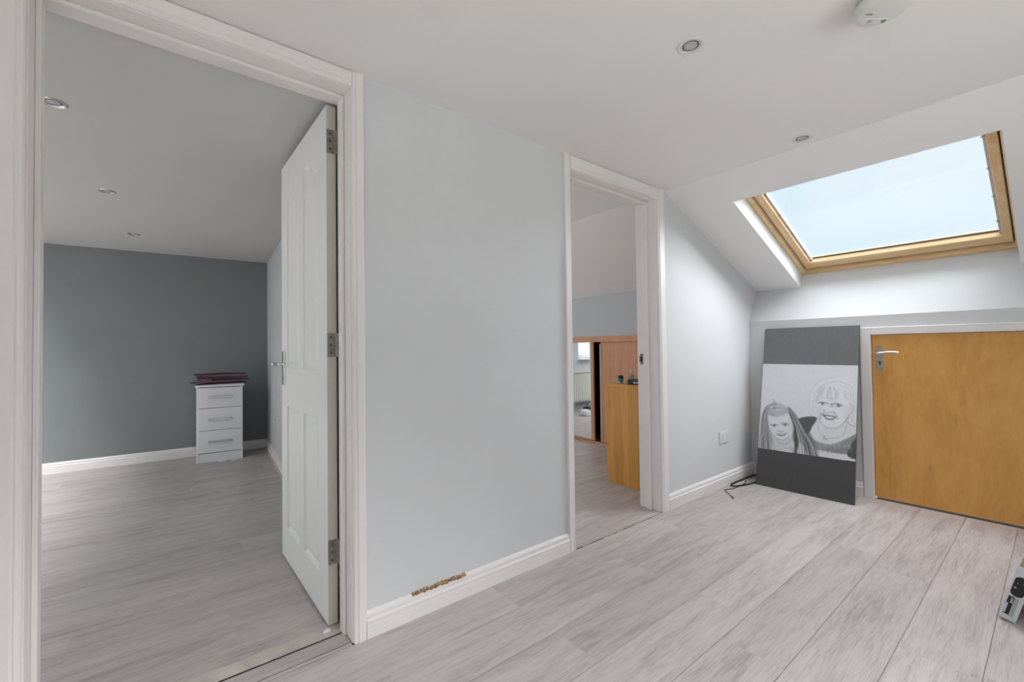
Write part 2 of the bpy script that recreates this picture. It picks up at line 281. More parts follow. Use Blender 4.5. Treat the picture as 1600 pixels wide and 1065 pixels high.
ART=[('F',[(32.0,60.7),(32.4,69.9),(34.6,77.1),(40.3,82.3),(46.7,84.5),(53.9,84.0),(58.9,81.7),(60.0,79.7),(60.2,51.6),(56.3,49.6),(54.6,53.9),(42.0,54.9),(37.2,54.9),(33.1,56.0)],0.7,0.9,1.0),('F',[(35.5,65.3),(38.5,67.7),(46.8,67.7),(53.4,68.5),(56.0,65.1),(55.5,58.0),(53.0,52.7),(48.6,48.3),(43.9,48.2),(39.9,51.5),(37.3,57.0)],0.72,1.0,0.8),('S',[(32.0,60.7),(32.4,69.9),(34.6,77.1),(40.3,82.3),(46.7,84.5),(53.9,84.0),(59.9,81.0)],0.5,0.55,0.4),('S',[(32.0,60.7),(32.9,56.0),(35.4,54.7),(37.7,53.9)],0.5,0.45,0.6),('S',[(36.4,66.5),(38.0,70.9),(40.1,74.3)],3.2,0.45,0.45),('S',[(39.9,67.8),(39.3,71.5),(40.3,73.7)],1.2,0.5,0.5),('S',[(42.9,68.6),(43.4,73.4),(44.6,75.6)],1.6,0.5,0.5),('S',[(45.5,68.3),(46.8,67.9),(48.0,69.1),(48.7,73.3),(49.5,76.0)],1.2,0.5,0.6),('S',[(52.5,73.6),(53.4,70.0),(55.1,68.1)],2.2,0.55,0.45),('S',[(37.7,67.7),(41.6,68.3),(45.9,68.1)],1.2,0.6,0.35),('S',[(55.8,71.2),(57.8,72.9),(59.8,73.1)],1.0,0.6,0.4),('S',[(35.3,58.9),(35.5,64.8),(36.3,67.0)],2.0,0.55,0.35),('S',[(52.3,82.4),(56.1,79.5),(59.0,74.6)],0.8,0.6,0.35),('S',[(34.8,71.2),(37.7,78.4),(42.5,81.4)],0.8,0.6,0.3),('S',[(37.5,64.2),(39.1,65.2),(41.3,65.2),(43.7,64.5)],1.0,0.15,0.8),('S',[(38.9,63.3),(40.4,63.0),(42.2,63.8)],0.5,0.3,0.7),('F',[(39.5,64.9),(41.0,65.0),(41.2,63.8),(40.2,63.4),(39.5,63.8)],0.12,0.9,0.2),('S',[(45.4,63.9),(47.3,64.8),(50.2,64.7),(51.7,63.9)],1.1,0.15,0.8),('S',[(46.5,62.9),(49.0,62.7),(51.5,63.4)],0.5,0.3,0.7),('F',[(48.6,64.4),(50.2,64.5),(50.5,63.3),(49.2,62.8),(48.6,63.4)],0.12,0.9,0.2),('F',[(44.7,64.6),(46.0,65.0),(46.3,62.7),(45.4,62.1),(44.6,63.0)],0.35,0.6,0.5),('S',[(37.1,63.9),(35.5,65.9),(36.8,65.5)],0.5,0.5,0.5),('S',[(41.9,59.6),(41.3,58.0),(39.8,56.2),(39.2,53.0)],1.6,0.35,0.7),('F',[(42.1,59.4),(42.7,59.9),(43.4,59.0),(42.6,58.1)],0.85,0.8,0.3),('S',[(42.8,58.4),(44.1,58.3),(45.8,58.7),(46.8,59.3)],0.9,0.3,0.7),('S',[(47.5,58.6),(48.3,56.7),(49.2,54.7)],1.4,0.35,0.6),('S',[(44.4,60.9),(43.7,62.9),(44.3,64.6)],1.0,0.6,0.4),('F',[(40.4,56.7),(43.3,56.4),(47.9,55.9),(48.2,55.1),(46.3,53.6),(43.8,53.6),(41.6,54.9)],0.08,0.95,0.3),('F',[(42.0,55.8),(44.1,55.6),(47.3,55.3),(46.1,54.5),(43.7,54.5)],0.85,1.0,0.25),('S',[(39.3,57.2),(40.6,56.9),(44.1,56.5),(49.2,56.0)],1.1,0.3,0.6),('S',[(42.0,53.8),(44.2,53.1),(46.8,53.4)],0.9,0.4,0.6),('F',[(36.9,62.3),(40.1,61.5),(40.2,57.8),(38.5,55.0),(37.3,57.5)],0.55,0.5,1.2),('S',[(39.5,51.7),(41.8,48.6),(45.6,47.6),(49.8,48.9),(53.4,53.0),(54.9,56.4)],1.3,0.42,0.75),('F',[(41.8,47.1),(43.9,47.6),(44.9,45.5),(43.6,43.5),(42.1,45.1)],0.42,0.7,0.8),('F',[(37.3,52.3),(40.0,50.5),(43.5,47.3),(49.8,48.2),(54.2,52.8),(54.7,49.3),(59.8,50.0),(59.9,46.1),(53.3,40.4),(46.0,36.7),(37.3,37.6),(33.4,42.8),(34.8,47.2)],0.66,0.75,0.8),('S',[(38.0,51.8),(39.0,45.7),(41.6,41.4)],0.7,0.4,0.7),('S',[(43.7,40.4),(47.9,41.3),(51.6,43.1),(53.6,46.2),(54.2,51.8)],0.5,0.3,0.7),('S',[(41.6,40.6),(42.4,41.8),(42.7,40.3),(43.7,40.4),(42.9,39.3),(41.8,39.4),(41.6,40.6)],0.45,0.2,0.9),('S',[(33.4,42.8),(37.3,37.6),(46.0,36.6),(53.3,40.6),(60.2,46.0)],1.0,0.25,0.8),('S',[(56.4,64.7),(57.8,63.8),(56.9,59.7),(55.9,58.0)],1.0,0.4,0.7),('S',[(55.5,58.0),(55.0,54.9)],0.9,0.35,0.7),('S',[(54.4,53.8),(56.3,51.6),(58.7,50.9)],1.2,0.35,0.7),('S',[(56.2,56.6),(57.8,53.8),(60.1,51.1)],0.9,0.5,0.5),('S',[(55.8,65.6),(56.0,62.1),(55.1,58.0)],1.2,0.5,0.5),('F',[(25.9,51.9),(28.7,53.4),(33.6,54.5),(37.5,53.6),(34.8,47.2),(32.3,41.3),(29.0,43.2),(24.8,45.9),(23.7,49.0)],0.09,1.0,0.4),('F',[(33.4,42.5),(37.3,37.4),(46.0,36.4),(53.3,40.4),(60.2,45.7),(60.2,41.7),(55.5,32.1),(42.7,31.9),(36.6,32.9),(32.3,40.5)],0.22,0.95,0.6),('F',[(60.2,43.2),(58.5,41.5),(55.1,31.6),(60.5,30.1)],0.08,1.0,0.4),('S',[(35.2,36.5),(36.5,35.8),(35.7,34.5)],1.2,0.2,0.4),('S',[(39.5,34.5),(40.8,33.8),(40.0,32.5)],1.2,0.45,0.4),('S',[(43.7,32.5),(45.0,31.8),(44.2,30.6)],1.2,0.2,0.4),('S',[(47.7,36.0),(49.0,35.4),(48.2,34.1)],1.2,0.45,0.4),('S',[(51.7,34.1),(53.0,33.4),(52.2,32.2)],1.2,0.2,0.4),('S',[(55.6,37.5),(56.8,36.9),(56.0,35.6)],1.2,0.45,0.4),('S',[(38.1,31.9),(39.4,31.2),(38.6,30.0)],1.2,0.2,0.4),('S',[(42.1,35.5),(43.4,34.8),(42.6,33.6)],1.2,0.45,0.4),('S',[(46.3,33.5),(47.6,32.9),(46.8,31.6)],1.2,0.2,0.4),('S',[(50.2,37.1),(51.5,36.4),(50.7,35.1)],1.2,0.45,0.4),('S',[(54.2,35.1),(55.5,34.4),(54.7,33.2)],1.2,0.2,0.4),('S',[(36.4,35.0),(37.8,34.3),(36.9,33.0)],1.2,0.45,0.4),('S',[(40.7,33.0),(42.0,32.3),(41.2,31.0)],1.2,0.2,0.4),('S',[(44.7,36.6),(46.0,35.9),(45.2,34.6)],1.2,0.45,0.4),('S',[(48.9,34.6),(50.1,33.9),(49.3,32.7)],1.2,0.2,0.4),('S',[(52.7,38.1),(54.0,37.4),(53.2,36.2)],1.2,0.45,0.4),('S',[(56.7,36.1),(57.9,35.4),(57.1,34.2)],1.2,0.2,0.4),('S',[(39.1,36.1),(40.4,35.4),(39.6,34.1)],1.2,0.45,0.4),('S',[(43.3,34.1),(44.6,33.4),(43.8,32.1)],1.2,0.2,0.4),('S',[(47.3,37.6),(48.6,36.9),(47.8,35.7)],1.2,0.45,0.4),('S',[(51.4,35.6),(52.6,34.9),(51.8,33.7)],1.2,0.2,0.4),('S',[(55.2,39.1),(56.4,38.4),(55.7,37.2)],1.2,0.45,0.4),('S',[(37.6,33.5),(39.0,32.8),(38.2,31.5)],1.2,0.2,0.4),('S',[(41.7,37.1),(43.0,36.4),(42.2,35.1)],1.2,0.45,0.4),('S',[(45.9,35.1),(47.2,34.4),(46.4,33.2)],1.2,0.2,0.4),('S',[(49.9,38.6),(51.1,37.9),(50.3,36.7)],1.2,0.45,0.4),('F',[(9.9,62.6),(4.9,59.1),(1.3,53.2),(0.2,45.0),(0.3,35.0),(0.3,27.0),(9.3,27.3),(10.1,36.4),(7.2,44.9),(5.7,51.7),(6.0,55.7)],0.33,0.85,1.0),('F',[(19.0,59.5),(23.4,54.6),(27.4,47.5),(30.4,43.7),(35.0,38.3),(37.9,31.5),(38.8,27.2),(32.6,27.9),(28.3,35.4),(26.2,27.7),(24.1,27.8),(23.8,35.7),(22.5,46.9),(19.7,52.3)],0.13,0.95,0.9),('F',[(5.5,56.1),(9.3,61.3),(14.6,61.5),(19.0,59.0),(20.9,55.3),(16.3,53.4),(12.0,52.1),(7.5,52.6)],0.5,0.95,1.0),('F',[(6.5,50.7),(9.8,51.9),(15.0,53.0),(20.0,55.0),(22.6,49.7),(23.0,43.1),(20.8,38.5),(17.1,35.5),(13.6,35.8),(9.8,38.4),(7.6,43.0)],0.7,1.0,0.7),('F',[(10.1,36.9),(13.2,35.5),(17.5,35.2),(22.4,38.3),(24.3,33.9),(24.1,27.8),(11.9,27.3),(9.2,29.0)],0.58,0.9,0.8),('F',[(26.0,31.4),(28.3,35.0),(32.5,29.2),(33.8,27.9),(26.6,27.3)],0.6,0.9,0.5),('S',[(6.8,53.3),(10.6,52.5),(14.1,53.6),(17.9,56.0)],2.5,0.35,0.6),('S',[(10.2,60.4),(9.7,58.1)],2.2,0.2,0.7),('S',[(8.5,64.2),(10.1,62.4),(11.0,62.2)],1.0,0.3,0.7),('S',[(9.7,62.1),(5.8,59.2),(3.8,55.0),(2.3,48.7),(2.3,40.2)],1.2,0.3,0.6),('S',[(5.0,57.1),(4.4,50.5),(5.8,42.7),(7.7,36.1),(8.3,27.9)],2.2,0.15,0.7),('S',[(2.9,53.9),(1.9,47.7),(2.0,40.2),(0.9,32.1)],1.4,0.25,0.6),('S',[(4.9,42.6),(3.5,35.4),(2.5,27.9)],1.4,0.2,0.6),('S',[(6.8,39.9),(5.4,33.8),(5.2,27.9)],1.6,0.2,0.6),('S',[(2.4,55.3),(0.9,48.6),(0.4,40.0)],1.2,0.75,0.5),('S',[(4.1,48.0),(3.7,39.4),(1.8,33.2),(1.1,28.2)],1.0,0.8,0.5),('S',[(8.8,36.3),(10.4,31.6),(11.4,27.5)],1.2,0.3,0.6),('S',[(19.9,57.6),(21.8,52.5),(23.8,45.1),(23.7,38.5),(26.0,32.7)],2.4,0.1,0.7),('S',[(21.7,55.9),(25.7,49.2),(27.5,45.6)],1.4,0.1,0.7),('S',[(24.4,51.9),(27.4,47.5),(27.5,45.6)],0.7,0.75,0.7),('S',[(25.5,45.4),(28.2,38.2),(32.5,30.6),(34.6,27.5)],2.2,0.1,0.6),('S',[(28.0,43.8),(31.8,38.8),(35.6,32.0)],1.6,0.12,0.6),('S',[(24.5,38.6),(25.6,33.1),(24.5,27.8)],2.2,0.08,0.7),('S',[(29.7,42.2),(34.3,35.5),(37.6,29.7)],1.2,0.45,0.6),('S',[(28.2,38.2),(30.7,34.9),(33.8,28.1)],1.0,0.6,0.6),('S',[(7.8,45.2),(10.1,45.8),(12.5,45.6)],1.0,0.2,0.8),('S',[(8.6,44.1),(11.0,44.2),(12.3,45.0)],0.5,0.35,0.6),('F',[(9.4,45.4),(11.2,45.7),(11.4,44.8),(10.4,44.3),(9.3,44.6)],0.1,0.9,0.2),('S',[(14.6,46.8),(16.5,48.0),(19.5,47.9)],0.8,0.25,0.7),('S',[(15.9,46.4),(17.4,47.2),(20.2,47.1)],0.9,0.15,0.8),('F',[(17.0,46.9),(18.3,47.1),(18.5,46.1),(17.7,45.7),(17.0,45.9)],0.1,0.9,0.2),('S',[(16.2,45.3),(18.3,45.4),(19.8,46.3)],0.4,0.35,0.6),('S',[(12.7,41.2),(14.0,41.0),(15.5,41.5),(17.4,42.1)],0.9,0.25,0.7),('S',[(13.7,43.3),(13.6,41.8)],0.8,0.5,0.5),('F',[(12.6,39.2),(15.2,40.1),(18.6,40.2),(18.2,39.1),(15.9,37.9),(13.5,38.2)],0.15,0.9,0.3),('F',[(13.7,39.3),(15.6,39.8),(17.7,39.8),(15.9,38.9)],0.7,1.0,0.25),('S',[(11.7,39.6),(12.6,39.3)],0.8,0.3,0.7),('S',[(18.6,40.4),(19.4,41.2)],0.8,0.3,0.6),('S',[(9.8,38.4),(13.2,35.7),(17.1,35.3),(20.8,38.4)],1.0,0.35,0.7),('S',[(12.4,34.9),(15.1,32.6),(18.5,32.6),(21.3,34.8),(22.5,37.4)],1.0,0.35,0.6),('S',[(21.9,31.1),(22.8,29.4),(23.6,30.5)],1.4,0.3,0.5),('F',[(7.1,43.9),(8.5,41.1),(9.5,38.8),(7.9,41.0)],0.45,0.5,0.6),('S',[(9.8,62.0),(3.6,58.4),(0.9,51.3),(0.4,39.9),(0.7,27.4)],0.628061662044539,0.66,0.65),('S',[(9.9,62.6),(4.2,58.1),(1.4,51.0),(0.7,40.6),(1.2,27.4)],0.9821911868164886,0.66,0.65),('S',[(9.7,62.3),(4.2,58.4),(1.5,51.0),(1.2,40.4),(1.3,26.7)],0.8997486183190159,0.18,0.65),('S',[(9.8,62.5),(4.3,58.6),(1.6,51.1),(1.5,41.0),(2.5,27.4)],0.78559389248656,0.5,0.65),('S',[(9.9,62.4),(4.5,58.4),(2.0,51.3),(2.1,40.4),(2.5,27.0)],0.5887488334117168,0.5,0.65),('S',[(4.3,58.0),(2.1,50.8),(2.2,40.9),(3.0,27.4)],0.705989671938075,0.08,0.65),('S',[(9.8,61.8),(4.8,58.5),(3.1,51.2),(2.8,40.9),(3.7,27.4)],0.5956548765544313,0.12,0.65),('S',[(9.7,61.9),(4.9,58.2),(3.5,50.9),(3.6,41.1),(4.4,27.5)],0.9525449357406313,0.12,0.65),('S',[(9.7,61.8),(5.2,57.9),(3.4,50.9),(3.7,41.9),(5.0,27.3)],0.6744354524844717,0.5,0.65),('S',[(10.2,61.9),(5.1,58.3),(3.8,51.2),(4.1,41.6),(5.9,27.3)],0.6619521197701461,0.12,0.65),('S',[(9.7,61.9),(5.4,58.3),(4.0,50.8),(5.3,42.3),(6.1,27.4)],0.8753273823245946,0.66,0.65),('S',[(9.8,62.2),(5.4,57.6),(4.5,50.4),(5.0,41.9),(6.9,27.3)],0.6255707871890936,0.08,0.65),('S',[(10.1,61.6),(6.1,57.8),(4.7,50.6),(5.9,42.4),(7.4,27.2)],1.0132348863739922,0.08,0.65),('S',[(10.2,61.6),(6.0,57.8),(5.1,51.1),(6.4,42.1),(8.4,27.4)],1.008440712934869,0.66,0.65),('S',[(6.3,57.8),(5.1,51.0),(6.3,42.2),(8.3,27.3)],1.0018228512512348,0.18,0.65),('S',[(10.1,61.9),(6.6,57.8),(5.9,50.8),(7.5,42.9),(9.1,27.6)],0.6552827738553516,0.5,0.65),('S',[(19.2,59.3),(20.9,53.6),(23.7,46.2),(24.3,37.6),(25.3,28.0)],1.143000081996578,0.07,0.65),('S',[(18.8,59.0),(21.6,53.1),(23.7,45.7),(25.2,37.3),(26.0,27.5)],0.6703267771565375,0.04,0.65),('S',[(19.2,58.9),(21.3,53.4),(24.1,45.7),(25.5,37.5),(25.9,27.4)],0.7582008647978105,0.05,0.65),('S',[(21.5,53.3),(24.6,45.6),(26.0,37.4),(27.3,27.8)],0.6358140008727275,0.1,0.65),('S',[(18.9,59.3),(22.1,53.3),(25.1,45.4),(27.0,37.5),(27.9,27.5)],0.6770932163421839,0.5,0.65),('S',[(19.2,59.3),(22.3,53.7),(25.1,45.1),(27.2,36.8),(28.2,27.7)],0.6834409079689178,0.5,0.65),('S',[(22.3,53.5),(25.5,44.7),(28.3,37.2),(29.5,28.0)],0.6746971948448779,0.1,0.65),('S',[(19.2,59.3),(22.8,53.5),(26.1,45.1),(28.0,36.8),(29.8,27.3)],0.7102847988896437,0.35,0.65),('S',[(22.8,52.9),(26.4,44.6),(29.3,36.8),(30.8,27.4)],0.9749904166813879,0.35,0.65),('S',[(19.7,59.4),(23.1,52.8),(26.8,44.6),(29.4,36.9),(31.2,27.8)],0.7385223017780862,0.35,0.65),('S',[(23.1,53.5),(27.1,44.6),(30.2,36.9),(31.4,27.8)],0.8778248211997598,0.1,0.65),('S',[(19.4,59.5),(23.3,52.9),(27.5,44.5),(30.4,36.7),(32.5,27.3)],1.009137612736344,0.04,0.65),('S',[(23.3,52.9),(27.4,44.3),(31.0,36.4),(33.2,27.5)],0.7367735777701324,0.35,0.65),('S',[(24.1,53.0),(28.2,43.8),(32.0,36.5),(34.0,27.5)],1.0926526751644274,0.05,0.65),('S',[(19.7,59.4),(23.8,52.9),(28.8,44.2),(32.7,36.4),(34.6,27.3)],1.0223513141840546,0.07,0.65),('S',[(19.6,58.9),(24.2,52.9),(28.5,43.7),(33.0,36.4),(35.3,27.7)],0.6923215316276572,0.35,0.65),('S',[(19.6,58.9),(24.6,52.8),(29.1,44.1),(33.7,35.9),(36.3,27.6)],0.7296495987629248,0.05,0.65),('S',[(19.5,59.4),(24.7,52.9),(29.2,43.4),(33.6,36.2),(36.4,27.6)],0.8622438749182669,0.35,0.65),('S',[(19.8,59.7),(24.6,53.0),(29.7,43.5),(34.8,35.8),(37.0,27.3)],1.1123198987976133,0.5,0.65),('S',[(20.1,59.0),(25.1,53.2),(30.4,43.4),(35.4,35.9),(38.0,27.4)],1.0699065293688301,0.1,0.65),('S',[(5.7,55.6),(8.4,60.3),(13.5,61.4),(18.0,58.5)],0.7850433877737398,0.25,0.5),('S',[(6.3,54.9),(8.5,59.0),(14.3,59.9),(18.3,58.3)],0.8158782449132227,0.75,0.5),('S',[(6.0,55.2),(8.8,58.2),(14.1,59.4),(18.4,58.2)],0.7527467137745427,0.25,0.5),('S',[(6.3,55.1),(9.1,57.3),(14.1,58.0),(18.8,57.7)],0.8662460474169635,0.25,0.5),('S',[(9.5,56.0),(14.3,57.0),(19.3,57.4)],0.5881017557248293,0.75,0.5),('S',[(6.4,54.1),(9.6,55.7),(14.6,56.5),(19.1,56.9)],0.5728934288526027,0.35,0.5),('S',[(6.6,54.0),(10.1,54.9),(14.5,55.7),(19.5,56.6)],0.5952820556077657,0.35,0.5),('S',[(6.6,53.3),(10.1,53.7),(15.0,54.7),(19.7,56.1)],0.8497391797533252,0.25,0.5),('S',[(10.7,53.3),(14.6,54.3),(19.6,56.3)],0.6858221160397285,0.75,0.5),('S',[(32.0,62.0),(32.7,70.5),(36.1,77.8),(42.5,82.3),(50.4,84.2)],0.8311473978723513,0.56,0.38),('S',[(32.5,61.6),(33.6,70.0),(36.1,77.6),(42.6,82.1),(50.7,84.0)],0.6935784223288041,0.5,0.38),('S',[(33.6,56.6),(33.4,62.2),(33.6,70.2),(36.8,77.1),(43.3,81.2),(50.6,82.8)],0.7732825425542367,0.7,0.38),('S',[(33.5,62.1),(33.8,69.8),(37.2,76.9),(43.2,81.1),(50.6,83.0)],0.5998502854060713,0.73,0.38),('S',[(33.3,62.5),(34.6,69.7),(37.6,76.2),(43.6,80.7),(50.9,82.4)],0.9084682976975413,0.7,0.38),('S',[(34.0,62.1),(34.8,69.8),(37.8,75.4),(43.5,80.3),(51.0,81.5)],0.6791865041886107,0.7,0.38),('S',[(34.8,56.0),(34.3,62.3),(35.2,69.6),(37.9,75.8),(43.8,79.9),(50.4,81.2)],0.9496889961560848,0.56,0.38),('S',[(35.4,56.1),(34.8,62.6),(35.5,69.7),(38.3,75.0),(43.6,79.7),(50.8,80.5)],0.5724607228069115,0.56,0.38),('S',[(34.8,62.8),(35.7,69.4),(38.4,75.1),(44.2,79.2),(50.4,80.5)],0.5947848881774209,0.5,0.38),('S',[(36.3,55.9),(35.3,62.7),(36.1,68.7),(39.2,74.5),(44.3,78.3),(50.9,80.0)],0.9994699769479851,0.56,0.38),('S',[(36.8,56.1),(35.1,63.3),(36.2,69.0),(39.6,74.6),(44.4,78.2),(50.8,79.1)],0.9978538777673646,0.73,0.38),('S',[(36.6,55.7),(35.4,63.4),(36.3,68.7),(39.4,74.1),(44.6,77.7),(51.0,79.2)],0.8608428485926434,0.73,0.38),('S',[(50.6,84.0),(55.8,82.4),(59.4,79.4),(59.9,68.4)],1.0148096804653128,0.73,0.38),('S',[(50.8,82.8),(55.5,82.0),(59.1,77.7),(59.5,67.6)],0.9424510523553606,0.73,0.38),('S',[(50.4,82.8),(55.0,81.3),(58.8,77.4),(59.0,67.2)],0.807649526123678,0.52,0.38),('S',[(50.8,82.5),(55.3,80.3),(58.6,77.1),(58.5,67.2)],0.9870340662483053,0.73,0.38),('S',[(50.8,81.3),(54.9,80.2),(57.8,76.1),(58.4,66.8)],0.6600359858413527,0.73,0.38),('S',[(50.4,80.0),(54.6,78.8),(57.3,74.8),(57.8,66.3)],0.5956854666009939,0.58,0.38),('S',[(50.6,79.8),(54.9,77.9),(57.4,74.4),(57.5,66.1)],0.700864780774531,0.52,0.38),('S',[(50.4,78.4),(54.6,77.3),(56.9,73.0),(56.9,65.8)],1.017962789550029,0.73,0.38),('S',[(50.4,78.3),(54.1,76.5),(56.3,72.0),(56.6,65.3)],0.9569048120347432,0.52,0.38),('S',[(37.4,66.4),(37.9,71.2),(39.4,76.2)],0.9500793570289447,0.42,0.42),('S',[(39.0,70.7),(40.4,75.6)],0.7050890944116835,0.5,0.42),('S',[(40.7,71.2),(41.4,76.0)],0.8015594918299733,0.5,0.42),('S',[(42.0,66.9),(41.8,71.3),(42.6,76.4)],0.7406367143620222,0.78,0.42),('S',[(43.6,66.5),(43.0,71.1),(43.6,76.1)],0.9604870044456753,0.5,0.42),('S',[(44.2,66.3),(44.5,71.2),(44.3,76.1)],0.9686422817118401,0.5,0.42),('S',[(45.6,66.8),(45.4,71.6),(44.7,75.9)],0.8800380035997255,0.42,0.42),('S',[(47.0,67.1),(46.4,71.5),(45.3,75.9)],1.1210387236080253,0.78,0.42),('S',[(48.0,66.7),(47.5,71.3),(46.3,76.2)],0.7302099476955402,0.42,0.42),('S',[(48.9,71.3),(46.9,76.1)],1.1194800945079806,0.42,0.42),('S',[(50.3,67.6),(49.5,72.1),(47.7,76.5)],0.7723754266785923,0.78,0.42),('S',[(51.7,67.1),(50.7,72.0),(48.4,76.7)],0.8521694925741611,0.82,0.42),('S',[(52.5,71.7),(49.6,76.5)],0.6918983321550033,0.78,0.42),('S',[(53.0,72.4),(50.5,76.2)],0.8333023154933875,0.78,0.42),('S',[(58.0,61.6),(56.5,56.5),(58.7,51.7)],0.5342567065433577,0.5,0.4),('S',[(58.7,61.0),(57.2,56.0),(58.9,51.3)],0.8282082096407737,0.5,0.4),('S',[(57.9,66.3),(58.5,61.3),(57.5,55.8),(59.4,51.3)],0.5924508513945016,0.6,0.4),('S',[(58.1,66.4),(58.9,61.4),(57.9,55.9),(59.3,51.4)],0.8673751122637822,0.6,0.4),('S',[(58.7,67.0),(59.5,61.2),(58.7,55.5),(59.9,51.5)],0.8419252522353409,0.6,0.4),('S',[(59.9,61.4),(59.8,55.8),(60.4,50.7)],0.5345623672645794,0.8,0.4),('F',[(37.5,59.1),(39.3,59.3),(39.2,55.1),(38.3,55.0)],0.5,0.35,1.2),('F',[(52.8,62.8),(55.2,63.0),(54.5,56.9),(52.1,54.1)],0.6,0.45,1.6),('F',[(43.4,52.5),(48.4,52.8),(48.1,50.0),(44.3,49.5)],0.64,0.4,1.2),('F',[(20.2,51.4),(22.4,49.2),(22.7,43.1),(20.7,39.9),(19.7,44.6)],0.55,0.45,1.2),('F',[(7.5,47.4),(9.1,47.1),(9.9,40.3),(8.5,41.6)],0.55,0.4,0.9)]
# ================================================================== LARGE STRUCTURE
D1L, D1R, D1T = -.284, .507, 2.002      # doorway to the bedroom
D2L, D2R, D2T = 1.650, 2.430, 1.985     # doorway to the dressing room
def partition():
    m = MB()
    e = .012
    m.box(-1.6, D1L-e, 0, TW, 0, H).box(D1L-e, D1R+e, 0, TW, D1T+e, H).box(D1R+e, D2L-e, 0, TW, 0, H).box(D2L-e, D2R+e, 0, TW, D2T+e, H)
    m.prism([(D2R+e,0,0),(4.05,0,0),(4.05,0,zs(4.05)+.02),(CX,0,H),(D2R+e,0,H)], (0,TW,0))
    structure(m.obj('wall_partition', M['wall']), 'pale grey partition wall with the two doorways', 'wall')
partition()

# eaves (knee) wall with the cupboard opening, and the splayed upper face under the skylight
KDL, KDR, KDT = -.785, -1.60, 1.112
m = MB()
m.box(XK, XK+.12, KDL+.004, 0, 0, 1.24).box(XK, XK+.12, -3.0, KDR-.004, 0, 1.24).box(XK, XK+.12, KDR-.004, KDL+.004, KDT+.003, 1.24)
structure(m.obj('wall_eaves', M['wall']), 'low pale grey eaves wall around the wooden cupboard door', 'wall')
LT = .40
m = MB().prism([(XK,0,1.24),(3.895+.15*LT,0,1.502+.262*LT),(4.2,0,1.50),(4.2,0,1.24)], (0,-3.0,0))
structure(m.obj('wall_splay', M['wall']), 'pale splayed wall face between eaves wall and skylight', 'wall')
# cupboard void behind the eaves door
m = MB().box(4.5, 4.55, -3.0, 0, 0, 1.3).box(XK+.12, 4.55, -3.0, 0, -.05, -.01)
structure(m.obj('wall_eaves_void', M['void']), 'dark back of the eaves cupboard', 'wall')

# sloping ceiling with the skylight opening
SY0, SY1, SX0 = -1.453, -.322, 2.79
TH = .17
def slab(m, x0, x1, y0, y1):
    p = [(x0,y0,zs(x0)),(x1,y0,zs(x1)),(x1,y1,zs(x1)),(x0,y1,zs(x0))]
    m.prism(p, NRM*TH)
m = MB()
SR0, SR1 = 2.02, 2.98          # added skylight, out of view, to brighten the dressing room
slab(m, CX, 4.25, SY1, SR0); slab(m, CX, 4.25, SR1, 3.6); slab(m, CX, SX0, SR0, SR1); slab(m, 3.62, 4.25, SR0, SR1); slab(m, CX, 4.25, -3.1, SY0); slab(m, CX, SX0, SY0, SY1); slab(m, 3.99, 4.25, SY0, SY1)
structure(m.obj('ceiling_slope', M['ceil']), 'white sloping ceiling around the skylight', 'ceiling')
# bright painted lining of the skylight shaft
m = MB()
for y, w in ((SY1, -.002), (SY0, .002)):
    a = Vector((SX0,y,zs(SX0))); b = Vector((3.90,y,zs(3.90)))
    m.prism([a+NRM*.0005, b+NRM*.0005, b+NRM*.15+Vector((.03,0,0)), a+NRM*.15], (0,w,0))
a = Vector((SX0,SY0,zs(SX0))); m.prism([a, a+Vector((.006,0,-.0025)), a+Vector((.006,0,-.0025))+NRM*.14, a+NRM*.14], (0,SY1-SY0,0))
structure(m.obj('trim_skylight_lining', M['white']), 'white painted lining of the skylight shaft', 'trim')
# flat ceilings
m = holed(MB(), -3.2, -.8, -3.1, 4.4, H, H+.12, [ADDED_ROOF_A]); holed(m, -.8, 1.05, -3.1, 4.4, H, H+.12, [ADDED_ROOF_C]); holed(m, 1.05, CX, -3.1, 4.4, H, H+.12, [ADDED_ROOF_B]).prism([(CX,-3.1,H),(CX,-3.1,H+.12),(CX+.06,-3.1,H+.12)], (0,6.7,0))
structure(m.obj('ceiling', M['ceil']), 'flat white ceiling of the hall', 'ceiling')
HB = 2.022
# bedroom (left room) is a touch out of square with the partition
RD = Vector((.0616,1,0)).normalized(); FD = Vector((1,-.0580,0)).normalized(); BC = Vector((.825,3.812,0))
def bl(a, b): return BC + FD*a + RD*b       # a along the far wall (minus = left), b along the side wall (minus = towards hall)
p0 = bl(0,-3.72)
m = MB().prism([bl(0,0), Vector((p0.x,TW,0)), Vector((p0.x+.10,TW,0)), bl(.10,0.12), bl(0,.12)], (0,0,H))
structure(m.obj('wall_bedroom_side', M['wallside']), 'mid grey side wall of the bedroom behind the open door', 'wall')
m = MB().prism([bl(-4.0,0), bl(0.0,0), bl(0.0,.12), bl(-4.0,.12)], (0,0,H))
structure(m.obj('wall_bedroom_far', M['walldark']), 'slate blue far wall behind the white bedside chest', 'wall')
m = MB().box(-3.2, -3.08, TW, 1.2, 0, H).box(-3.2, -3.08, 3.4, 4.3, 0, H).box(-3.2, -3.08, 1.2, 3.4, 0, 1.25).box(-3.2, -3.08, 1.2, 3.4, 1.85, H)
structure(m.obj('wall_bedroom_window', M['wallside']), 'bedroom wall holding the daylight window', 'wall')
m = holed(MB(), -3.08, -.85, TW, 4.08, HB, H-.001, [ADDED_ROOF_A]).prism([(-.85,TW,HB),(.55,TW,HB),bl(.05,.02)+Vector((0,0,HB)),bl(-1.68,.02)+Vector((0,0,HB))], (0,0,H-HB-.001))
structure(m.obj('ceiling_bedroom', M['ceilbed']), 'white bedroom ceiling with chrome downlights', 'ceiling')
